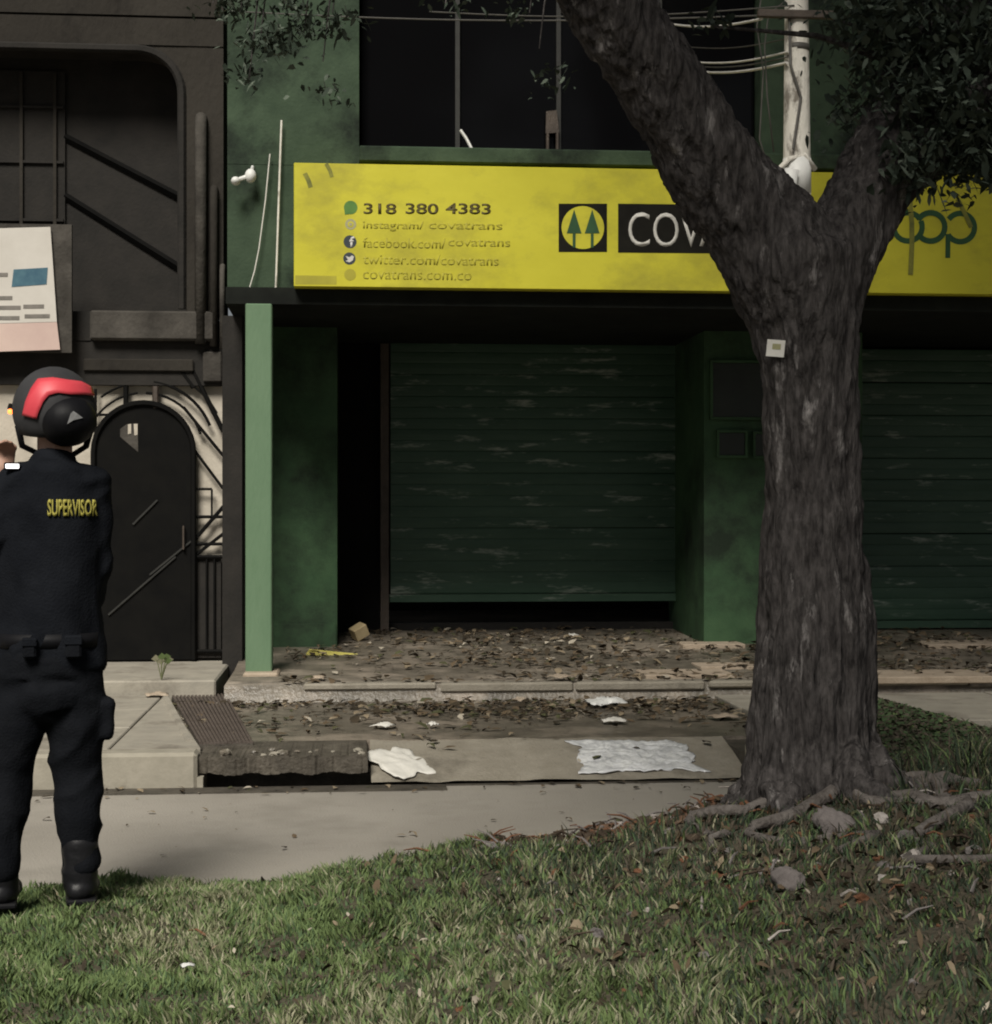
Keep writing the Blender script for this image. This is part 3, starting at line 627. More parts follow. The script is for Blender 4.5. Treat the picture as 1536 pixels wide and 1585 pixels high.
sid = np.arange(sxg.size).reshape(sxg.shape); cell = inside[:-1, :-1] & inside[1:, 1:] & inside[1:, :-1] & inside[:-1, 1:]
sq = np.stack([sid[:-1, :-1][cell], sid[:-1, 1:][cell], sid[1:, 1:][cell], sid[1:, :-1][cell]], -1)
struct(obj('bare_soil', np_mesh('bare_soil', np.stack([sxg, syg, szg], -1).reshape(-1, 3), quads=sq), mat('rusty_soil', (.12, .066, .040), (.22, .125, .075), 14, .95, .9, 50, c3=(.24, .17, .12), s3=9), smooth=True, fix=False))
# grass blades
def blades(n, xr, yr, seed, tall=1.0):
    rg = np.random.default_rng(seed)
    x = rg.uniform(*xr, n); y = rg.uniform(*yr, n)
    e = edge_y(x)+.06*np.sin(x*5)+.03*np.sin(x*13+1)
    nz = vnoise(np.stack([x*1.7, y*1.7, 0*x], -1), 11); nf = vnoise(np.stack([x*13, y*13, 0*x], -1), 12); nm = vnoise(np.stack([x*4.5, y*4.5, 0*x], -1), 13)
    dt = np.hypot(x-TX, (y-TY)); 
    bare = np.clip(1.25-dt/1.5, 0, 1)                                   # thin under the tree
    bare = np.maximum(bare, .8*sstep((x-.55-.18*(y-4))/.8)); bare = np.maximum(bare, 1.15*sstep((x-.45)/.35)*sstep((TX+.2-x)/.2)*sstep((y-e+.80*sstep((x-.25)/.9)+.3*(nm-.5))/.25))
    bare = np.clip(bare, 0, 1.2); dens = np.clip(.25+1.1*nf, 0, 1)*(1-.76*bare)
    bank = sstep((x-.45)/.35)*sstep((TX+.1-x)/.25)*sstep((y-e+.62*sstep((x-.25)/.9)+.5*(nm-.5))/.12); dens = dens*(1-.96*bank)
    keep = (rg.random(n) < dens) & (y < e+.03) & (dt > .24)
    x, y, nz, nf, nm, bare = x[keep], y[keep], nz[keep], nf[keep], nm[keep], bare[keep]; n = len(x)
    h = rg.uniform(.012, .042, n)*(.45+1.0*nf)*(1+.9*bare*np.clip((nm-.45)*3, 0, 1))*tall; w = rg.uniform(.0022, .0045, n)
    ca = 2*math.pi*vnoise(np.stack([x*9, y*9, 0*x], -1), 14)*2+rg.normal(0, .9, n)
    lean = h*rg.uniform(.15, 1.0, n); z = ground_z(x, y)-.004
    lx, ly = np.cos(ca)*lean, np.sin(ca)*lean; th = rg.uniform(0, math.pi, n); px, py = np.cos(th)*w, np.sin(th)*w
    b0 = np.stack([x-px, y-py, z], -1); b1 = np.stack([x+px, y+py, z], -1)
    m0 = np.stack([x-px*.8+lx*.4, y-py*.8+ly*.4, z+h*.62], -1); m1 = np.stack([x+px*.8+lx*.4, y+py*.8+ly*.4, z+h*.62], -1)
    tp = np.stack([x+lx, y+ly, z+h], -1)
    v = np.stack([b0, b1, m0, m1, tp], 1).reshape(-1, 3); k = np.arange(n)[:, None]*5
    q = k+np.array([[0, 1, 3, 2]]); t = k+np.array([[2, 3, 4]])
    # kind of blade: green, deep, olive, straw, brown in loose patches
    r = rg.random(n); dry = np.clip(.10+(nz-.42)*1.1+(nm-.5)*.7+(nf-.5)*.5, 0, 1)
    mi = np.zeros(n, int)
    mi[r < .15+.6*np.clip((.55-nf)*2.2, 0, 1)] = 1
    s_ = rg.random(n); mi[s_ < dry*.9] = 2; mi[s_ < dry*.45] = 3
    s_ = rg.random(n); mi[(s_ < 1.0*bare)] = 5; mi[(s_ < .50*bare)] = 1; mi[(s_ < .30*bare)] = 4; mi[(s_ < .05*bare)] = 2  # darker blades towards the right carry the shade there in their colour
    return v, q, t, mi
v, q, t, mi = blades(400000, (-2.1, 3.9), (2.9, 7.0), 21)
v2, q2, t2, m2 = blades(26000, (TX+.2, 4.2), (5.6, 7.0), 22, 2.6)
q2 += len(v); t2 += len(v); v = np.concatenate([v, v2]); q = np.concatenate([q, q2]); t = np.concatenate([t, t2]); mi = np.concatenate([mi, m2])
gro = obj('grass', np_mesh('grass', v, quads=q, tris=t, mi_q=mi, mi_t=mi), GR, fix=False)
tag(gro, 'short patchy green and dry grass covering the foreground mound', 'grass', kind='stuff')
# leaf litter: small curled leaves
def leaves(x, y, z, size, mats_i, seed, up=.6):
    rg = np.random.default_rng(seed); n = len(x)
    th = rg.uniform(0, 2*math.pi, n); tl = rg.normal(0, up*.5, n); t2 = rg.normal(0, up*.5, n)
    a = np.stack([np.cos(th), np.sin(th), tl], -1)*size[:, None]; b = np.stack([-np.sin(th), np.cos(th), t2], -1)*(size*rg.uniform(.25, .6, n))[:, None]
    c = np.stack([x, y, z], -1); zz = np.zeros((n, 3)); zz[:, 2] = size*rg.uniform(.05, .4, n)
    c[:, 2] += size*.3*up
    cu = zz*rg.uniform(-.6, 1.0, n)[:, None]
    v = np.stack([c-a, c-a*.35-b+zz, c+a*.4-b*.75+zz, c+a+cu, c+a*.4+b*.75+zz, c-a*.35+b+zz], 1).reshape(-1, 3); k = np.arange(n)[:, None]*6
    tri = np.concatenate([k+np.array([[0, 1, 5]]), k+np.array([[1, 2, 5]]), k+np.array([[2, 4, 5]]), k+np.array([[2, 3, 4]])])
    return v, tri, np.concatenate([mats_i]*4)
def plat_z(y): return np.interp(y, ys, zs)
rg = np.random.default_rng(5)
n = 5200; x = rg.uniform(FX(430, 11.5), 5.2, n); y = rg.uniform(YSTEP+.02, YSH+.1, n)
nz = vnoise(np.stack([x*1.6, y*2.2, 0*x], -1), 31); k = rg.random(n) < np.clip(nz*1.9-.25, 0.05, 1); x, y, nz = x[k], y[k], nz[k]
mi = rg.choice(5, len(x), p=[.36, .34, .16, .05, .09])
inw = ((x < xa0) | ((x > xa1) & (x < xb0))) & (y > YW-.03); x, y, mi = x[~inw], y[~inw], mi[~inw]
v1, t1, m1 = leaves(x, y, plat_z(y)+.01, rg.uniform(.2, 1, len(x))**2*.05+.010, mi, 41, up=.35)
n = 150; xq = rg.uniform(-2.2, 2, n); yq = np.where(rg.random(n) < .6, YK-.02-np.abs(rg.normal(0, .10, n)), rg.uniform(6.9, 8.5, n))
v3, t3, m3 = leaves(xq, yq, np.full(n, .006), rg.uniform(.2, 1, n)**2*.03+.006, rg.choice(5, n, p=[.45, .3, .15, .05, .05]), 45, up=.3)
n = 2600; x = rg.uniform(xa+.03, FX(1165, 10)-.02, n); y = YSTEP-.05-np.abs(rg.normal(0, .75, n)); k = (y > YK+.1) & (rg.random(n) < np.clip(vnoise(np.stack([x*1.8, y*2, 0*x], -1), 33)*2-.3, .08, 1)); x, y = x[k], y[k]
k = (y > 9.2) | (x > xr0); x, y = x[k], y[k]
zz = np.where(y > 9.22, .155, .018+.132*np.clip((y-YK)/.62, 0, 1)**.8+.006)
v2, t2, m2 = leaves(x, y, zz, rg.uniform(.2, 1, len(x))**2*.045+.010, rg.choice(5, len(x), p=[.42, .32, .10, .04, .12]), 42, up=.35)
lt = obj('leaf_litter', np_mesh('leaf_litter', np.concatenate([v1, v2, v3]), tris=np.concatenate([t1, t2+len(v1), t3+len(v1)+len(v2)]), mi_t=np.concatenate([m1, m2, m3])), LF, fix=False)
tag(lt, 'dry brown leaf litter strewn over the shop platform and driveway', 'leaves', kind='stuff')
n = 5200; x = rg.normal(TX+.2, 1.0, n); y = rg.normal(TY-.9, 1.1, n); k = (y < edge_y(x)-.05) & (y > 2.9) & (np.hypot(x-TX, y-TY) > .25); x, y = x[k], y[k]
v1, t1, m1 = leaves(x, y, ground_z(x, y)+.01, rg.uniform(.2, 1, len(x))**2*.016+.005, rg.choice(5, len(x), p=[.46, .28, .10, .03, .13]), 43, up=1.4)
n = 420; x = rg.uniform(-1.8, 1.2, n); y = rg.uniform(3, 6.2, n)
v2, t2, m2 = leaves(x, y, ground_z(x, y)+.03, rg.uniform(.005, .012, n), rg.choice(5, n, p=[.2, .3, .35, .10, .05]), 44, up=.9)
lt2 = obj('fallen_leaves', np_mesh('fallen_leaves', np.concatenate([v1, v2]), tris=np.concatenate([t1, t2+len(v1)]), mi_t=np.concatenate([m1, m2])), LF, fix=False)
tag(lt2, 'fallen brown leaves scattered in the grass round the tree base', 'leaves', kind='stuff')

# rubble, clods and twigs on the bare ground round the tree
rg = np.random.default_rng(91); mbs = MB()
for i in range(900):
    X = rg.normal(TX+.25, .8); Y = rg.normal(TY-.55, .75)
    if rg.random() < .3: X = rg.uniform(.5, TX); Y = float(edge_y(X))-abs(rg.normal(0, .18))
    if Y > edge_y(X)+.02 or Y < 3.2 or math.hypot(X-TX, Y-TY) < .2: continue
    r = rg.uniform(.006, .022)*(1.6 if rg.random() < .06 else 1); z = float(ground_z(X, Y))+r*.3; k = len(mbs.v)
    mi_ = int(rg.choice(4, p=[.45, .25, .2, .1]))
    if rg.random() < .3:
        a_ = rg.uniform(0, 6.28); l_ = rg.uniform(.04, .14); p0 = Vector((X, Y, z+.01)); p1 = p0+Vector((math.cos(a_)*l_, math.sin(a_)*l_, rg.uniform(-.01, .04)))
        mbs.tube([p0, p0.lerp(p1, .5)+Vector((0, 0, .01)), p1], [.005, .004, .002], 4, mi=mi_)
    else:
        mbs.sphere((X, Y, z), r, 7, 5, (rg.uniform(.8, 1.5), 1, rg.uniform(.5, .9)), mi=mi_)
        for j in range(k, len(mbs.v)): p_ = mbs.v[j]; mbs.v[j] = (p_[0]+rg.normal(0, .18)*r, p_[1]+rg.normal(0, .18)*r, p_[2]+rg.normal(0, .15)*r)
DR = [mat('clod_'+n, a, b, 20, .95, .5, 60, spec=.1) for n, a, b in (('earth', (.05, .038, .028), (.09, .068, .05)), ('rust', (.13, .062, .035), (.20, .10, .06)), ('grey', (.15, .135, .13), (.24, .22, .21)), ('pale', (.32, .29, .26), (.45, .41, .38)))]
tag(mbs.build('rubble', DR), 'clods, pebbles and twigs on the bare soil round the tree', 'rubble', kind='stuff')

# ------------------------------------------------------------------ forked tree
tr = thing('forked_tree', 'large rough barked tree forking in front of the yellow sign', 'tree', (TX, TY, float(ground_z(TX, TY))))
def tp(u, v, dy=0): return P(u, v, TY+dy)
mb = MB()
def limb(pts, n=20):
    mb.tube([tp(u, v, dy) for u, v, w, dy in pts], [w/2*(TY+dy)/FPX for u, v, w, dy in pts], n)
limb([(1250, 1290, 222, 0), (1250, 1225, 206, 0), (1254, 1150, 190, 0), (1260, 1000, 180, 0), (1262, 860, 160, 0), (1260, 720, 140, 0), (1254, 600, 136, 0), (1245, 500, 156, 0), (1225, 420, 190, 0), (1180, 350, 170, .02), (1120, 285, 150, .0), (1060, 190, 132, -.06), (1000, 95, 126, -.12), (930, -10, 128, -.18), (850, -120, 120, -.24), (700, -330, 100, -.3), (500, -620, 70, -.4)])
limb([(1255, 560, 100, 0), (1272, 460, 126, .02), (1302, 385, 124, .05), (1338, 315, 125, .1), (1375, 240, 128, .16), (1415, 150, 118, .22), (1450, 60, 112, .3), (1490, -60, 105, .4), (1540, -300, 80, .5), (1600, -600, 55, .6)])
limb([(1365, 300, 90, .1), (1425, 240, 84, .05), (1500, 170, 64, .0), (1600, 80, 50, -.1)], 12)
limb([(700, -330, 70, -.3), (820, -500, 60, -.9), (900, -700, 45, -1.4)], 10)
# buttress roots
for a, L_, r0 in ((195, .30, .075), (230, .42, .055), (262, .30, .06), (298, .75, .05), (335, .55, .06), (20, .4, .07), (160, .3, .07), (120, .3, .06), (60, .3, .06)):
    pts = []; rs = []
    for i in range(8):
        t = i/7; d = .12+L_*t; aa = R(a+14*math.sin(i*1.1+a)); X = TX+d*math.cos(aa); Y = TY+d*math.sin(aa)
        z = float(ground_z(X, Y))+.20*(1-t)**4-.005-.05*t; pts.append((X, Y, z)); rs.append(r0*(1-t)**.9+.012)
    mb.tube(pts, rs, 10)
for a, st, L_, r0 in ((215, .22, .55, .022), (252, .2, .8, .026), (284, .25, 1.15, .026), (305, .25, .9, .022), (326, .3, .8, .026), (350, .3, .9, .026)):
    pts = []; rs = []
    for i in range(16):
        t = i/15; d = st+L_*t; aa = R(a+16*math.sin(i*.55+a*1.7)+7*math.sin(i*1.3+a)); X = TX+d*math.cos(aa); Y = TY+d*math.sin(aa)
        pts.append((X, Y, float(ground_z(X, Y))+.028+.014*math.sin(i*1.1+a)-.02*t)); rs.append(r0*(1-.75*t)+.004)
    rmb = MB().tube(pts, rs, 9); rv = np.array(rmb.v); rv += (np.stack([vnoise(rv*22, k_) for k_ in (1, 2, 3)], -1)-.5)*.022; rmb.v = [tuple(q) for q in rv]; rmb.build('root', M['root'], tr, True)
me = remesh(mb, .0115, 3)
def bark(co, nr):
    w = (vnoise(co*np.array([1.5, 1.5, 1.2]), 50)-.5)
    a = np.stack([co[:, 0]*22+w*3, co[:, 1]*22+w*3, co[:, 2]*3.2], -1)
    r = 1-np.abs(2*vnoise(a, 51)-1); r2 = 1-np.abs(2*vnoise(a*np.array([2.3, 2.3, 2.6]), 52)-1)
    b = vnoise(co*np.array([5, 5, 2.2]), 53)-.5
    r3 = vnoise(co*np.array([38, 38, 15]), 54); r4 = np.clip(vnoise(a*np.array([.6, .6, 2.2]), 55)-.62, 0, 1)
    low = .7+.6*np.clip((1.6-co[:, 2])/1.2, 0, 1)
    return co+nr*((r-.55)*.032*low+(r2-.5)*.014+b*.026+(r3-.5)*.012-r4*.05)[:, None]
displace(me, bark)
obj('trunk', me, M['bark'], tr, True, fix=False)
# crown: leaves above the frame, unseen clumps added for shade, and leaves hanging in at the right
def crown_and_shade(clusters, seed, size=(.035, .07)):
    rg = np.random.default_rng(seed); xs, ys_, zz_ = [], [], []
    for (c, r, n) in clusters:
        c = np.array(c); nb = max(1, n//40); cc = rg.normal(0, .5, (nb, 3))*np.array(r)+c
        p = np.repeat(cc, 40, 0)+rg.normal(0, .16, (nb*40, 3))*np.array([1.2, 1.2, .8])*(min(r)**.5)
        xs.append(p[:, 0]); ys_.append(p[:, 1]); zz_.append(p[:, 2])
    x, y, z = map(np.concatenate, (xs, ys_, zz_)); n = len(x)
    return leaves(x, y, z, rg.uniform(*size, n), rg.choice(2, n, p=[.72, .28]), seed+1, up=1.6)
tw = MB()
cl = []
for (u, v, dy, rx, n) in ((1480, 120, .1, .26, 1700), (1520, 30, .2, .3, 1700), (1470, 225, .0, .13, 800), (1520, 215, .0, .12, 800), (1100, 40, .3, .05, 40), (1425, 245, -.1, .08, 300), (1400, 20, .2, .2, 500), (1440, 20, -.1, .25, 900), (1420, 150, -.1, .12, 400), (1290, 30, .4, .09, 90), (1330, 130, .3, .07, 70), (1310, 190, .3, .05, 40)):
    c = tp(u, v, dy); cl.append((tuple(c), (rx, rx, rx*.8), n)); b = tp(1430, 110, .22)
    tw.tube([b, b.lerp(c, .5)+Vector((0, 0, .05)), c], [.02, .012, .005], 5)
cl = [(c, tuple(q*1.25 for q in r), int(n*1.05)) for c, r, n in cl]
for (u, v, n) in ((372, 20, 130), (402, 70, 130), (440, 10, 150), (470, 55, 110), (515, 20, 120), (385, 130, 60), (500, 95, 50), (330, 5, 60), (820, 20, 70), (835, 75, 40), (690, 5, 50)):
    c = P(u, v, 8.2); cl.append((tuple(c), (.10, .10, .16), n)); e_ = Vector((c.x+.1, 8.2, 5.6))
    tw.tube([e_, e_.lerp(c, .6)+Vector((.05, 0, 0)), c], [.012, .007, .003], 4)
tw.tube([tp(700, -330, -.3), (-.6, 7.4, 5.8), (-1.6, 8.2, 5.6), (-2.6, 8.2, 5.65)], [.10, .06, .04, .02], 7)
cv = crown_and_shade(cl, 61, (.012, .026))
big = [((.55, 2.1, 8.0), (1.5, 1.0, 1.2), 8000), ((.5, -.7, 6.6), (.9, 1.0, .6), 5000), ((2.6, 6.0, 10.6), (2.0, 1.8, 1.2), 6000), ((4.4, 6.6, 7.2), (1.3, 1.2, 1.2), 4000)]  # first two clumps are unseen, added to shade the fork and right mound
cb = crown_and_shade(big, 63, (.06, .11))
v = np.concatenate([cv[0], cb[0]]); t = np.concatenate([cv[1], cb[1]+len(cv[0])]); m_ = np.concatenate([cv[2], cb[2]])
obj('crown_and_shade', np_mesh('crown_and_shade', v, tris=t, mi_t=m_), [M['leafdk'], M['leafmid']], tr, fix=False)
e0 = tp(500, -620, -.4); e1 = tp(1600, -600, .6)
for (c, r, n) in big:
    for k in range(4):
        e = e0 if c[0] < 1 else e1; q = Vector(c)+Vector((random.uniform(-1, 1)*r[0], random.uniform(-1, 1)*r[1], random.uniform(-.3, .6)*r[2]))
        tw.tube([e, e.lerp(q, .5)+Vector((0, 0, .3)), q], [.09, .05, .015], 6)
tw.build('twigs', M['bark'], tr)
tg = MB().box(-.032, .032, -.0012, .0012, -.03, .03)
from mathutils.bvhtree import BVHTree
bm_ = bmesh.new(); bm_.from_mesh(me); bt_ = BVHTree.FromBMesh(bm_); bm_.free()
dv = (P(1201, 539, TY)-Vector((0, 0, HC))).normalized(); hit = bt_.ray_cast(Vector((0, 0, HC)), dv)
o = tg.build('paper_tag', M['paper']); hp = hit[0] or P(1201, 539, TY-.15); o.location = hp-dv*.022; o.rotation_euler = (R(2), R(6), R(-22))
pb_o = B('print_block', o, M['icongrey'], -.012, .018, -.0022, -.0013, -.004, .016); pb_o.matrix_parent_inverse = Matrix.Identity(4)
tag(o, 'small white paper tag pinned to the tree trunk', 'tag')
# rock and exposed root end
def rock(u, v, Y, sx, sy, sz, m, seed, rot=0):
    X = FX(u, Y); z = float(ground_z(X, Y)); mb = MB().sphere((0, 0, 0), 1, 30, 20); a = np.array(mb.v)
    a *= (.7+.5*vnoise(a*1.7+seed, seed)+.28*np.abs(2*vnoise(a*3.5+seed, seed+1)-1)+.10*vnoise(a*9, seed+2))[:, None]; a *= np.array([sx, sy, sz]); c, s = math.cos(R(rot)), math.sin(R(rot))
    mb.v = [(X+p[0]*c-p[2]*s, Y+p[1], z+p[2]*c+p[0]*s+sz*.25) for p in a]; return mb
tag(rock(1300, 1306, 5.35, .085, .05, .045, 'rock', 3, -35).build('rock', M['rock'], None, True), 'pale grey rock lying in the grass right of the tree base', 'rock')
tag(rock(1222, 1390, 4.9, .05, .05, .04, 'rock', 9, -30).build('rock', M['rock'], None, True), 'small brownish rock below the tree at the end of a root', 'rock')
tag(rock(1355, 1175, 5.95, .03, .03, .025, 'rock', 5, 0).build('rock', M['rock'], None, True), 'small stone tucked against the right side of the tree base', 'rock')
# grassy strip on the far side right of the tree
pa_, pb_, pc_, pd_ = PG(1330, 1072, ZS+.02), PG(1580, 1140, ZS+.02), PG(1620, 1190, ZS+.02), PG(1290, 1180, ZS+.02)
nn = 9000; rg = np.random.default_rng(77); s1 = rg.random(nn); s2 = rg.random(nn)
pp = np.array([np.array(pa_)*(1-a)*(1-b)+np.array(pb_)*a*(1-b)+np.array(pc_)*a*b+np.array(pd_)*(1-a)*b for a, b in zip(s1, s2)])
vq, tq, mq = leaves(pp[:, 0], pp[:, 1], np.full(nn, ZS+.01), rg.uniform(.010, .026, nn), rg.choice([0, 1, 4], nn, p=[.04, .56, .40]), 78, up=.8)
vg = struct(obj('verge', np_mesh('verge', [tuple(q) for q in (pa_, pb_, pc_, pd_)], quads=[(0, 1, 2, 3)]), M['soil']))
tag(obj('weeds', np_mesh('weeds', vq, tris=tq, mi_t=mq), [GR[0], GR[1], GR[2], GR[3], GR[4]], fix=False), 'dark low weeds on the far verge right of the tree', 'weeds', kind='stuff')

# ------------------------------------------------------------------ litter things
def crumple(name, lab, c, sx, sy, h, m, rot=0, seed=1, n=18, fold=9, cat='litter', lift=0, slope=0, group=None):
    v = []
    for j in range(n+1):
        for i in range(n+1):
            a, b = i/n-.5, j/n-.5
            v.append((a, b, 0))
    v = np.array(v); ed = (vnoise(np.stack([v[:, 0]*6+seed, v[:, 1]*6, 0*v[:, 0]], -1), seed)-.5)*.34+(vnoise(np.stack([v[:, 0]*13+seed, v[:, 1]*13, 0*v[:, 0]], -1), seed+7)-.5)*.10
    rad = 1+ed; w = v.copy(); w[:, 0] *= sx*rad; w[:, 1] *= sy*rad
    r = 1-np.abs(2*vnoise(np.stack([v[:, 0]*fold+seed, v[:, 1]*fold*.7, 0*v[:, 0]], -1), seed+1)-1); r += .5*(1-np.abs(2*vnoise(np.stack([v[:, 0]*fold*2.1, v[:, 1]*fold*2+seed, 0*v[:, 0]], -1), seed+2)-1))
    w[:, 2] = r*h*.66*(1.1-1.6*(v[:, 0]**2+v[:, 1]**2))+slope*w[:, 1]
    cs, sn = math.cos(R(rot)), math.sin(R(rot))
    x = c[0]+w[:, 0]*cs-w[:, 1]*sn; y = c[1]+w[:, 0]*sn+w[:, 1]*cs; z = c[2]+w[:, 2]+.004+lift
    id_ = np.arange((n+1)**2).reshape(n+1, n+1); q = np.stack([id_[:-1, :-1], id_[:-1, 1:], id_[1:, 1:], id_[1:, :-1]], -1).reshape(-1, 4)
    o = obj(name, np_mesh(name, np.stack([x, y, z], -1), quads=q), M[m], fix=False)
    s = o.modifiers.new('thick', 'SOLIDIFY'); s.thickness = .003
    return tag(o, lab, cat, group)
crumple('plastic_sheet', 'shiny crumpled clear plastic sheet lying on the ramp near the tree', (FX(985, 8.9), 8.90, .085), .62, .44, .026, 'bagwhite', 0, 3, 34, 17, 'plastic', slope=.21)
crumple('paper_sheet', 'crumpled white sheet at the ramp corner beside the storm drain', (FX(618, 8.82), 8.84, .075), .30, .38, .028, 'paper', 32, 5, 18, 6, 'paper', slope=.2)
crumple('plastic_bag', 'small crumpled white bag on the leafy driveway below the platform', PG(938, 1092, .16), .23, .22, .055, 'white', 10, 8, 16, 7, 'bag')
for (u, v, z, sx, lab) in ((580, 1070, .17, .08, 'white paper scrap on the driveway below the yellow board'), (594, 1126, .16, .11, 'flat white paper scrap on the driveway above the storm drain'), (670, 1125, .16, .06, 'tiny white scrap on the driveway right of a larger scrap'), (804, 1086, .16, .09, 'pale scrap in the middle of the driveway near the step'),
                      (242, 1078, ZS+.005, .14, 'cream scrap on the paving left of the drain grate'), (886, 986, .36, .10, 'white scrap in front of the dark gap under the shutter'), (868, 1050, ZP+.02, .16, 'pale crumpled rag on the platform in the middle'), (950, 1118, .16, .14, 'grey paper lying just below the white bag'),
                      (1120, 1112, .16, .16, 'tan paper beside the left edge of the tree on the driveway'), (492, 1052, ZP+.01, .10, 'yellowish scrap right of the post foot')):
    q = PG(u, v, z); crumple('paper_scrap', lab, q, sx, sx*.9, .03, 'paper' if 'white' in lab else 'tan', random.uniform(0, 90), int(u), 8, 5, 'scrap', group='paper scraps round the shop front')
q = PG(514, 1018, ZP+.03)
o = MB().box(-.19, .19, -.055, .055, -.01, .012, bev=.003).build('board', M['yellowboard']); o.location = (q.x, q.y, ZP+.05); o.rotation_euler = (R(14), R(5), R(-12))
tag(o, 'flat yellow board lying on the platform beside the green post', 'board')
q = PG(556, 992, ZP+.09)
o = MB().box(-.06, .06, -.05, .05, -.05, .05, bev=.004).build('carton', M['cardboard']); o.location = (q.x, q.y, plat_z(q.y)+.075); o.rotation_euler = (R(12), R(-28), R(25))
tag(o, 'small tan carton tipped over at the foot of the green wall', 'box')
zq = float(ground_z(FX(290, 4.4), 4.4))
crumple('petal', 'single white scrap lying on the grass in the lower left', (FX(290, 4.75), 4.75, float(ground_z(FX(290, 4.75), 4.75))+.035), .035, .03, .012, 'white', 20, 4, 6, 4, 'scrap')
# metal drain grate in the pavement left of the post
q0 = PG(268, 1078, ZS+.006); q1 = PG(378, 1140, ZS+.006)
dg_ = thing('drain_grate', 'brown ribbed drain grate set in the paving below the green post', 'grate', PG(325, 1110, ZS))
ga, gb_, gc, gd = PG(264, 1076, .165), PG(352, 1076, .165), PG(392, 1150, .165), PG(308, 1152, .165)
MB().add([ga, gb_, gc, gd]+[p-Vector((0, 0, .03)) for p in (ga, gb_, gc, gd)], [(0, 1, 2, 3), (0, 4, 5, 1), (1, 5, 6, 2), (2, 6, 7, 3), (3, 7, 4, 0)]).build('plate', M['grime'], dg_)
for i in range(15):
    t = (i+.5)/15; a = ga.lerp(gb_, t)+Vector((0, 0, .004)); b = gd.lerp(gc, t)+Vector((0, 0, .004))
    MB().tube([a, b], .011, 5).build('rib', M['grate'], dg_)
for a, b in ((ga, gd), ):
    MB().tube([a+Vector((-.05, 0, .003)), b+Vector((-.05, 0, .003))], .03, 6).build('frame', M['slab'], dg_)
# little plant at the left step
pl = thing('weed_plant', 'small yellow green weed growing at the left entry step', 'plant', PG(248, 1050, .28))
b0 = PG(250, 1052, .28)
for k in range(7):
    a = random.uniform(0, 6.28); h = random.uniform(.06, .16); tpx = b0+Vector((math.cos(a)*.05, math.sin(a)*.05, h))
    MB().tube([b0, b0.lerp(tpx, .6)+Vector((0, 0, .02)), tpx], [.004, .003, .001], 4).build('stem', GR[2], pl)
    MB().add([tpx+Vector((-.03, 0, 0)), tpx+Vector((0, -.01, .03)), tpx+Vector((.03, 0, .01)), tpx+Vector((0, .01, -.02))], [(0, 1, 2), (0, 2, 3)]).build('leaf', GR[3 if k % 2 else 0], pl)

# ------------------------------------------------------------------ person in dark uniform seen from behind
PYY = 5.75; PXX = FX(85, PYY); PZ = float(ground_z(PXX, PYY))+.01; SC = PYY/FPX/_dir(85)[1]
pe = thing('person', 'person in dark uniform and grey helmet with red band, seen from behind', 'person', (PXX, PYY, PZ))
Z0 = FZ(85, 1392, PYY)
PR = Matrix.Rotation(-math.atan2(_dir(85)[0], _dir(85)[1]), 4, 'Z')
def L3(u, v, y=0):                       # body coordinates: pixels at the person's distance -> metres, y away from the camera
    return Vector(((u-85)*SC, y, (1392-v)*SC))
PM = Matrix.Translation((PXX, PYY, Z0)) @ PR
def pobj(name, me, m, parent=None, smooth=True, fix=False):
    me.transform(PM); return obj(name, me, m, parent or pe, smooth, fix)
def chain(mb, pts, n=14):
    ps = [L3(u, v, y) for u, v, y, r in pts]; rs = [r for *_, r in pts]
    mb.tube(ps, rs, n)
    for p, r in zip((ps[0], ps[-1]), (rs[0], rs[-1])): mb.sphere(p, r, n, 8)
legR = [(104, 1030, 0, .098), (116, 1120, -.005, .094), (118, 1190, .01, .078), (119, 1260, -.01, .070), (122, 1330, -.02, .058)]
legL = [(48, 1030, 0, .098), (28, 1120, -.005, .092), (14, 1190, .01, .077), (8, 1260, -.01, .069), (4, 1335, -.02, .058)]
armR = [(140, 752, .0, .058), (147, 800, .0, .054), (150, 880, .02, .050), (140, 925, .12, .045), (112, 945, .20, .036)]
armL = [(26, 752, .0, .058), (4, 830, -.01, .054), (-16, 880, 0, .050), (-8, 800, .11, .044), (0, 752, .17, .034)]
tors = [(82, 735, .0, .10), (82, 790, -.005, .135), (82, 870, 0, .138), (78, 950, .0, .132), (76, 1020, 0, .135)]
def torso(mb, k=0.0):
    prof = [(84, 722, .085, .075), (83, 745, .150, .094), (82, 790, .158, .110), (81, 850, .156, .114), (80, 920, .156, .112), (79, 980, .160, .112), (78, 1035, .168, .114)]
    n = 24; k0 = len(mb.v)
    for (u, v, rx, ry) in prof:
        c = L3(u, v)
        for i in range(n):
            a = 2*math.pi*i/n; mb.v.append((c.x+(rx+k)*math.cos(a), (ry+k)*math.sin(a), c.z))
    for j in range(len(prof)-1):
        for i in range(n): a = k0+j*n+i; b = k0+j*n+(i+1) % n; mb.f.append((a, b, b+n, a+n)); mb.m.append(0)
    mb.f.append(tuple(k0+i for i in range(n))); mb.f.append(tuple(k0+(len(prof)-1)*n+i for i in reversed(range(n)))); mb.m += [0, 0]
    mb.sphere(L3(44, 748, 0), .074+k, 12, 8, (1.05, .95, .8)); mb.sphere(L3(122, 748, 0), .074+k, 12, 8, (1.05, .95, .8))
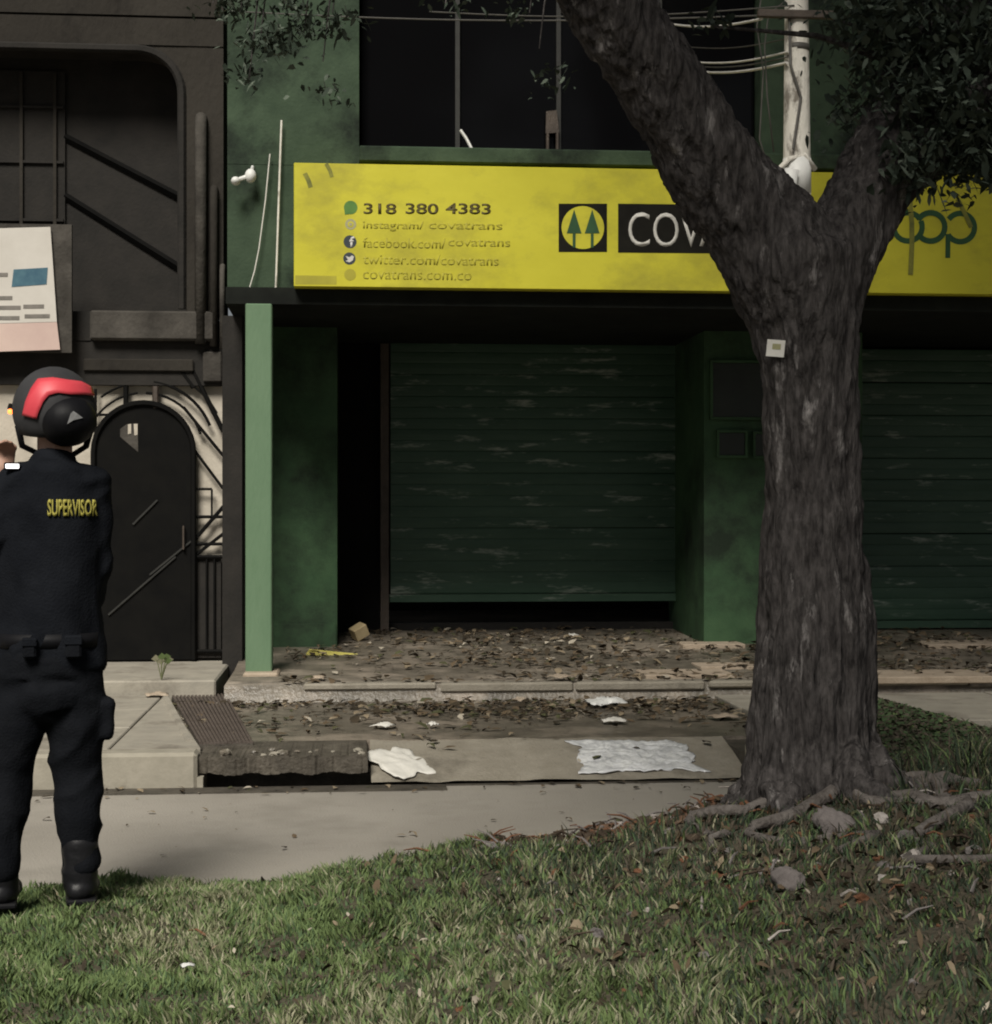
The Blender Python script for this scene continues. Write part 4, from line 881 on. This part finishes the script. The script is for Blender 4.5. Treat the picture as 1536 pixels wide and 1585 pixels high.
# body: one continuous surface (head, neck, trunk, limbs, hands)
mb = MB(); torso(mb, -.02)
for ch_ in (legR, legL, armR, armL): chain(mb, [(u, v, y, r-.016) for u, v, y, r in ch_], 12)
mb.tube([L3(84, 735, 0), L3(86, 665, .02)], [.062, .055], 12)
mb.sphere(L3(87, 640, .025), .105, 16, 12, (.80, .98, 1.15))
mb.sphere(L3(89, 645, .128), .018, 8, 6, (.8, 1, 1.5)); mb.sphere(L3(89, 664, .112), .02, 8, 6, (1.4, .6, .5))
for s_ in (-1, 1): mb.sphere(L3(87, 645, .02)+Vector((s_*.086, 0, 0)), .026, 8, 6, (.4, .8, 1.2))
for f in (legR, legL): mb.tube([L3(f[-1][0], 1335, -.02), L3(f[-1][0], 1375, 0), L3(f[-1][0]+3, 1384, .10)], [.045, .045, .035], 10)
def hand(mb, wr, d, nrm, cur=.5):
    d = d.normalized(); nrm = nrm.normalized(); sd_ = d.cross(nrm).normalized()
    mb.sphere(wr+d*.045, .045, 10, 8, (.75, .75, 1.0))
    for k, (o_, ln) in enumerate(((-.030, .068), (-.010, .080), (.010, .076), (.029, .060))):
        b = wr+d*.075+sd_*o_; m1_ = b+d*ln*.5+nrm*ln*.15*cur; m2_ = m1_+d*ln*.28+nrm*ln*.4*cur; m3_ = m2_+d*ln*.02+nrm*ln*.35*cur
        mb.tube([b-d*.02, m1_, m2_, m3_], [.0105, .0095, .009, .0075], 7)
    b = wr+d*.03-sd_*.035; mb.tube([b, b-sd_*.02+d*.03+nrm*.01, b-sd_*.018+d*.058+nrm*.02], [.012, .011, .009], 7)
hand(mb, L3(2, 745, .175), Vector((.12, -.05, 1)), Vector((.2, -1, 0)), .9)
hand(mb, L3(108, 948, .24), Vector((-1, .25, -.1)), Vector((0, -.6, -.6)), .8)
me = remesh(mb, .0075, 2, .4)
body = pobj('body', me, M['skin'])
# clothes
def folds(amp, sx, sz, seed):
    def fn(co, nr):
        w = vnoise(co*np.array([3, 3, 3]), seed)
        a = np.stack([co[:, 0]*sx+w*2.5, co[:, 1]*sx+w, co[:, 2]*sz+w*3], -1)
        r = 1-np.abs(2*vnoise(a, seed+1)-1); r2 = 1-np.abs(2*vnoise(a*2.1, seed+2)-1)
        return co+nr*((r-.5)*amp+(r2-.5)*amp*.4)[:, None]
    return fn
mb = MB(); torso(mb, .006); chain(mb, armR, 14); chain(mb, armL, 14)
mb.tube([L3(84, 742, 0), L3(85, 702, .008)], [.085, .068], 16)
me = remesh(mb, .010, 5); displace(me, folds(.026, 6, 5, 71)); jk = pobj('jacket', me, M['navy'])
mb = MB(); chain(mb, legR, 16); chain(mb, legL, 16); mb.sphere(L3(76, 1025, 0), 1, 18, 12, (.168, .125, .12)); mb.sphere(L3(74, 1075, -.03), 1, 14, 10, (.13, .10, .10))
mb.box(L3(150, 0, 0).x, L3(170, 0, 0).x, -.06, .06, L3(0, 1142).z, L3(0, 1085).z); mb.box(L3(-18, 0, 0).x, L3(0, 0, 0).x, -.06, .06, L3(0, 1142).z, L3(0, 1085).z)
me = remesh(mb, .010, 5); displace(me, folds(.026, 5, 8, 81)); pobj('trousers', me, M['navytr'])
mb = MB(); 
n_ = 28
for vv_, zz2 in ((990, 0), ):
    ring = [L3(77, 0, 0)+Vector((.172*math.cos(2*math.pi*i/n_), .132*math.sin(2*math.pi*i/n_), 0)) for i in range(n_)]
    z0b, z1b = L3(0, 1000).z, L3(0, 978).z
    mb.v = [(p.x, p.y, z0b) for p in ring]+[(p.x, p.y, z1b) for p in ring]+[(p.x*.96, p.y*.96, z0b) for p in ring]+[(p.x*.96, p.y*.96, z1b) for p in ring]
    for i in range(n_):
        j = (i+1) % n_; mb.f += [(i, j, n_+j, n_+i), (2*n_+i, 3*n_+i, 3*n_+j, 2*n_+j), (n_+i, n_+j, 3*n_+j, 3*n_+i), (i, 2*n_+i, 2*n_+j, j)]
    mb.m = [0]*len(mb.f)
pobj('belt', mb.mesh('belt'), M['helmetblk'], fix=True)
for (ua, ut) in ((122, 140), (3, 18)):
    mb = MB(); chain(mb, [(ua, 1305, -.02, .060), (ua, 1345, -.02, .058), (ua+1, 1372, -.01, .058)], 14)
    mb.sphere(L3(ua+6, 1378, .05), 1, 14, 10, (.052, .12, .040)); mb.sphere(L3(ua+10, 1381, .12), 1, 14, 10, (.050, .075, .034)); mb.sphere(L3(ua, 1376, -.03), 1, 12, 8, (.05, .055, .04))
    me = remesh(mb, .008, 3); displace(me, folds(.006, 12, 14, 91)); bt = pobj('boot', me, M['boot'])
    sm = MB().box(L3(ua-21, 0).x, L3(ua+26, 0).x, -.085, .19, L3(0, 1396).z, L3(0, 1387).z, bev=.006); pobj('sole', sm.mesh('sole'), M['helmetblk'], bt, False, True)
for (u_, w_, h_) in ((112, 24, 34), (48, 20, 30)):
    pm = MB().box(L3(u_-w_/2, 0).x, L3(u_+w_/2, 0).x, -.165, -.115, L3(0, 1004+h_*.3).z, L3(0, 1004-h_*.7).z, bev=.008); pc = pobj('pouch', pm.mesh('pouch'), M['navytr'], None, False, True)
    pm = MB().box(L3(u_-w_/2-1, 0).x, L3(u_+w_/2+1, 0).x, -.169, -.112, L3(0, 1004-h_*.3).z, L3(0, 1004-h_*.7-1).z, bev=.004); pobj('pouch_flap', pm.mesh('flap'), M['navy'], pc, False, True)
# helmet
hc = L3(84, 634, .02); hr = Vector((.137, .155, .146))
mb = MB().sphere(hc, 1, 30, 20, tuple(hr)); a = np.array(mb.v)
cut = hc.z-.085; a[:, 2] = np.maximum(a[:, 2], cut+.02*np.clip((a[:, 1]-hc.y)/.15, -1, 1)); mb.v = [tuple(p) for p in a]
hm = pobj('helmet', mb.mesh('helmet'), M['helmet'])
def on_helm(u, v, off=.004):
    p = L3(u, v); dx = (p.x-hc.x)/(hr.x+off); dz = (p.z-hc.z)/(hr.z+off); d = dx*dx+dz*dz
    if d > .985: s = math.sqrt(.985/d); dx *= s; dz *= s; d = .985
    return Vector((hc.x+dx*(hr.x+off), hc.y-math.sqrt(1-d)*(hr.y+off), hc.z+dz*(hr.z+off)))
up_ = [(37, 646), (42, 625), (50, 605), (60, 590), (82, 588), (104, 591), (124, 592), (141, 599)]
lo_ = [(58, 652), (62, 640), (68, 626), (76, 616), (90, 612), (108, 614), (126, 613), (144, 612)]
def strip(a, b, nm, m, off=.005, sub=4, rows=4):
    A = []; Bq = []
    for i in range(len(a)-1):
        for k in range(sub): t = k/sub; A.append((a[i][0]*(1-t)+a[i+1][0]*t, a[i][1]*(1-t)+a[i+1][1]*t)); Bq.append((b[i][0]*(1-t)+b[i+1][0]*t, b[i][1]*(1-t)+b[i+1][1]*t))
    A.append(a[-1]); Bq.append(b[-1]); mb = MB(); n = len(A)
    for i in range(n):
        for r_ in range(rows+1):
            t = r_/rows; mb.v.append(tuple(on_helm(A[i][0]*(1-t)+Bq[i][0]*t, A[i][1]*(1-t)+Bq[i][1]*t, off)))
    w = rows+1
    for i in range(n-1):
        for r_ in range(rows): mb.f.append((i*w+r_, i*w+r_+1, (i+1)*w+r_+1, (i+1)*w+r_)); mb.m.append(0)
    o = pobj(nm, mb.mesh(nm), m, hm); s = o.modifiers.new('t', 'SOLIDIFY'); s.thickness = .004; s.offset = 0; return o
strip(up_, lo_, 'red_band', M['red'], .006)
mb = MB().sphere(L3(103, 652, -.06), 1, 22, 14, (.098, .105, .088)); me = remesh(mb, .008, 2); pobj('neck_guard', me, M['helmetblk'], hm)
pbz = [(103, 660), (108, 644), (112, 640), (118, 644), (126, 650), (112, 654)]
def on_guard(u, v):
    p = L3(u, v); c = L3(103, 652, -.06); dx = (p.x-c.x)/.101; dz = (p.z-c.z)/.091
    return Vector((p.x, c.y-.108*math.sqrt(max(.02, 1-dx*dx-dz*dz)), p.z))
pts = [on_guard(*q_) for q_ in pbz]; mb = MB(); mb.add(pts+[p+Vector((0, .01, 0)) for p in pts], [tuple(range(6)), tuple(range(11, 5, -1))]+[(i, i+6, (i+1) % 6+6, (i+1) % 6) for i in range(6)])
pobj('badge', mb.mesh('badge'), mat('badge_grey', (.16, .16, .16), (.24, .24, .24), 20, .6), hm, False, True)
mb = MB().tube([L3(140, 660, .0), L3(132, 690, .03), L3(110, 704, .08), L3(70, 706, .09), L3(36, 690, .03), L3(30, 660, .0)], .011, 6); pobj('chin_strap', mb.mesh('strap'), M['helmetblk'], hm)
# shoulder lamp
mb = MB().box(L3(10, 0).x, L3(34, 0).x, -.075, -.05, L3(0, 729).z, L3(0, 717).z, bev=.004); sl = pobj('shoulder_lamp', mb.mesh('sl'), M['helmetblk'], jk, False, True)
mb = MB().box(L3(12.5, 0).x, L3(32.5, 0).x, -.079, -.0745, L3(0, 726.5).z, L3(0, 719.5).z, bev=.002); 
led = pobj('lamp_face', mb.mesh('led'), M['ledon'], jk, False, True)
# yellow lettering across the back
pt = L3(0, 0)
t_o = text('SUPERVISOR', None, M['yellowtext'], L3(74, 0).x, L3(0, 773).z, L3(149, 0).x, L3(0, 799).z, None, 'back_lettering', .03, .004, Matrix.Identity(4))
me = t_o.data; co = np.empty(len(me.vertices)*3, np.float32); me.vertices.foreach_get('co', co); co = co.reshape(-1, 3)
inv = PM.inverted(); bm_ = bmesh.new(); bm_.from_mesh(jk.data); bm_.transform(inv); tree_ = BVHTree.FromBMesh(bm_)
for p in co:
    h_ = tree_.ray_cast(Vector((p[0], -1, p[2])), Vector((0, 1, 0)))
    p[1] = (h_[0].y if h_[0] else -.14)-.008+p[1]
bm_.free(); me.vertices.foreach_set('co', co.ravel()); me.update(); me.transform(PM)
t_o.parent = jk; t_o.matrix_parent_inverse = Matrix.Identity(4)
jk.matrix_world
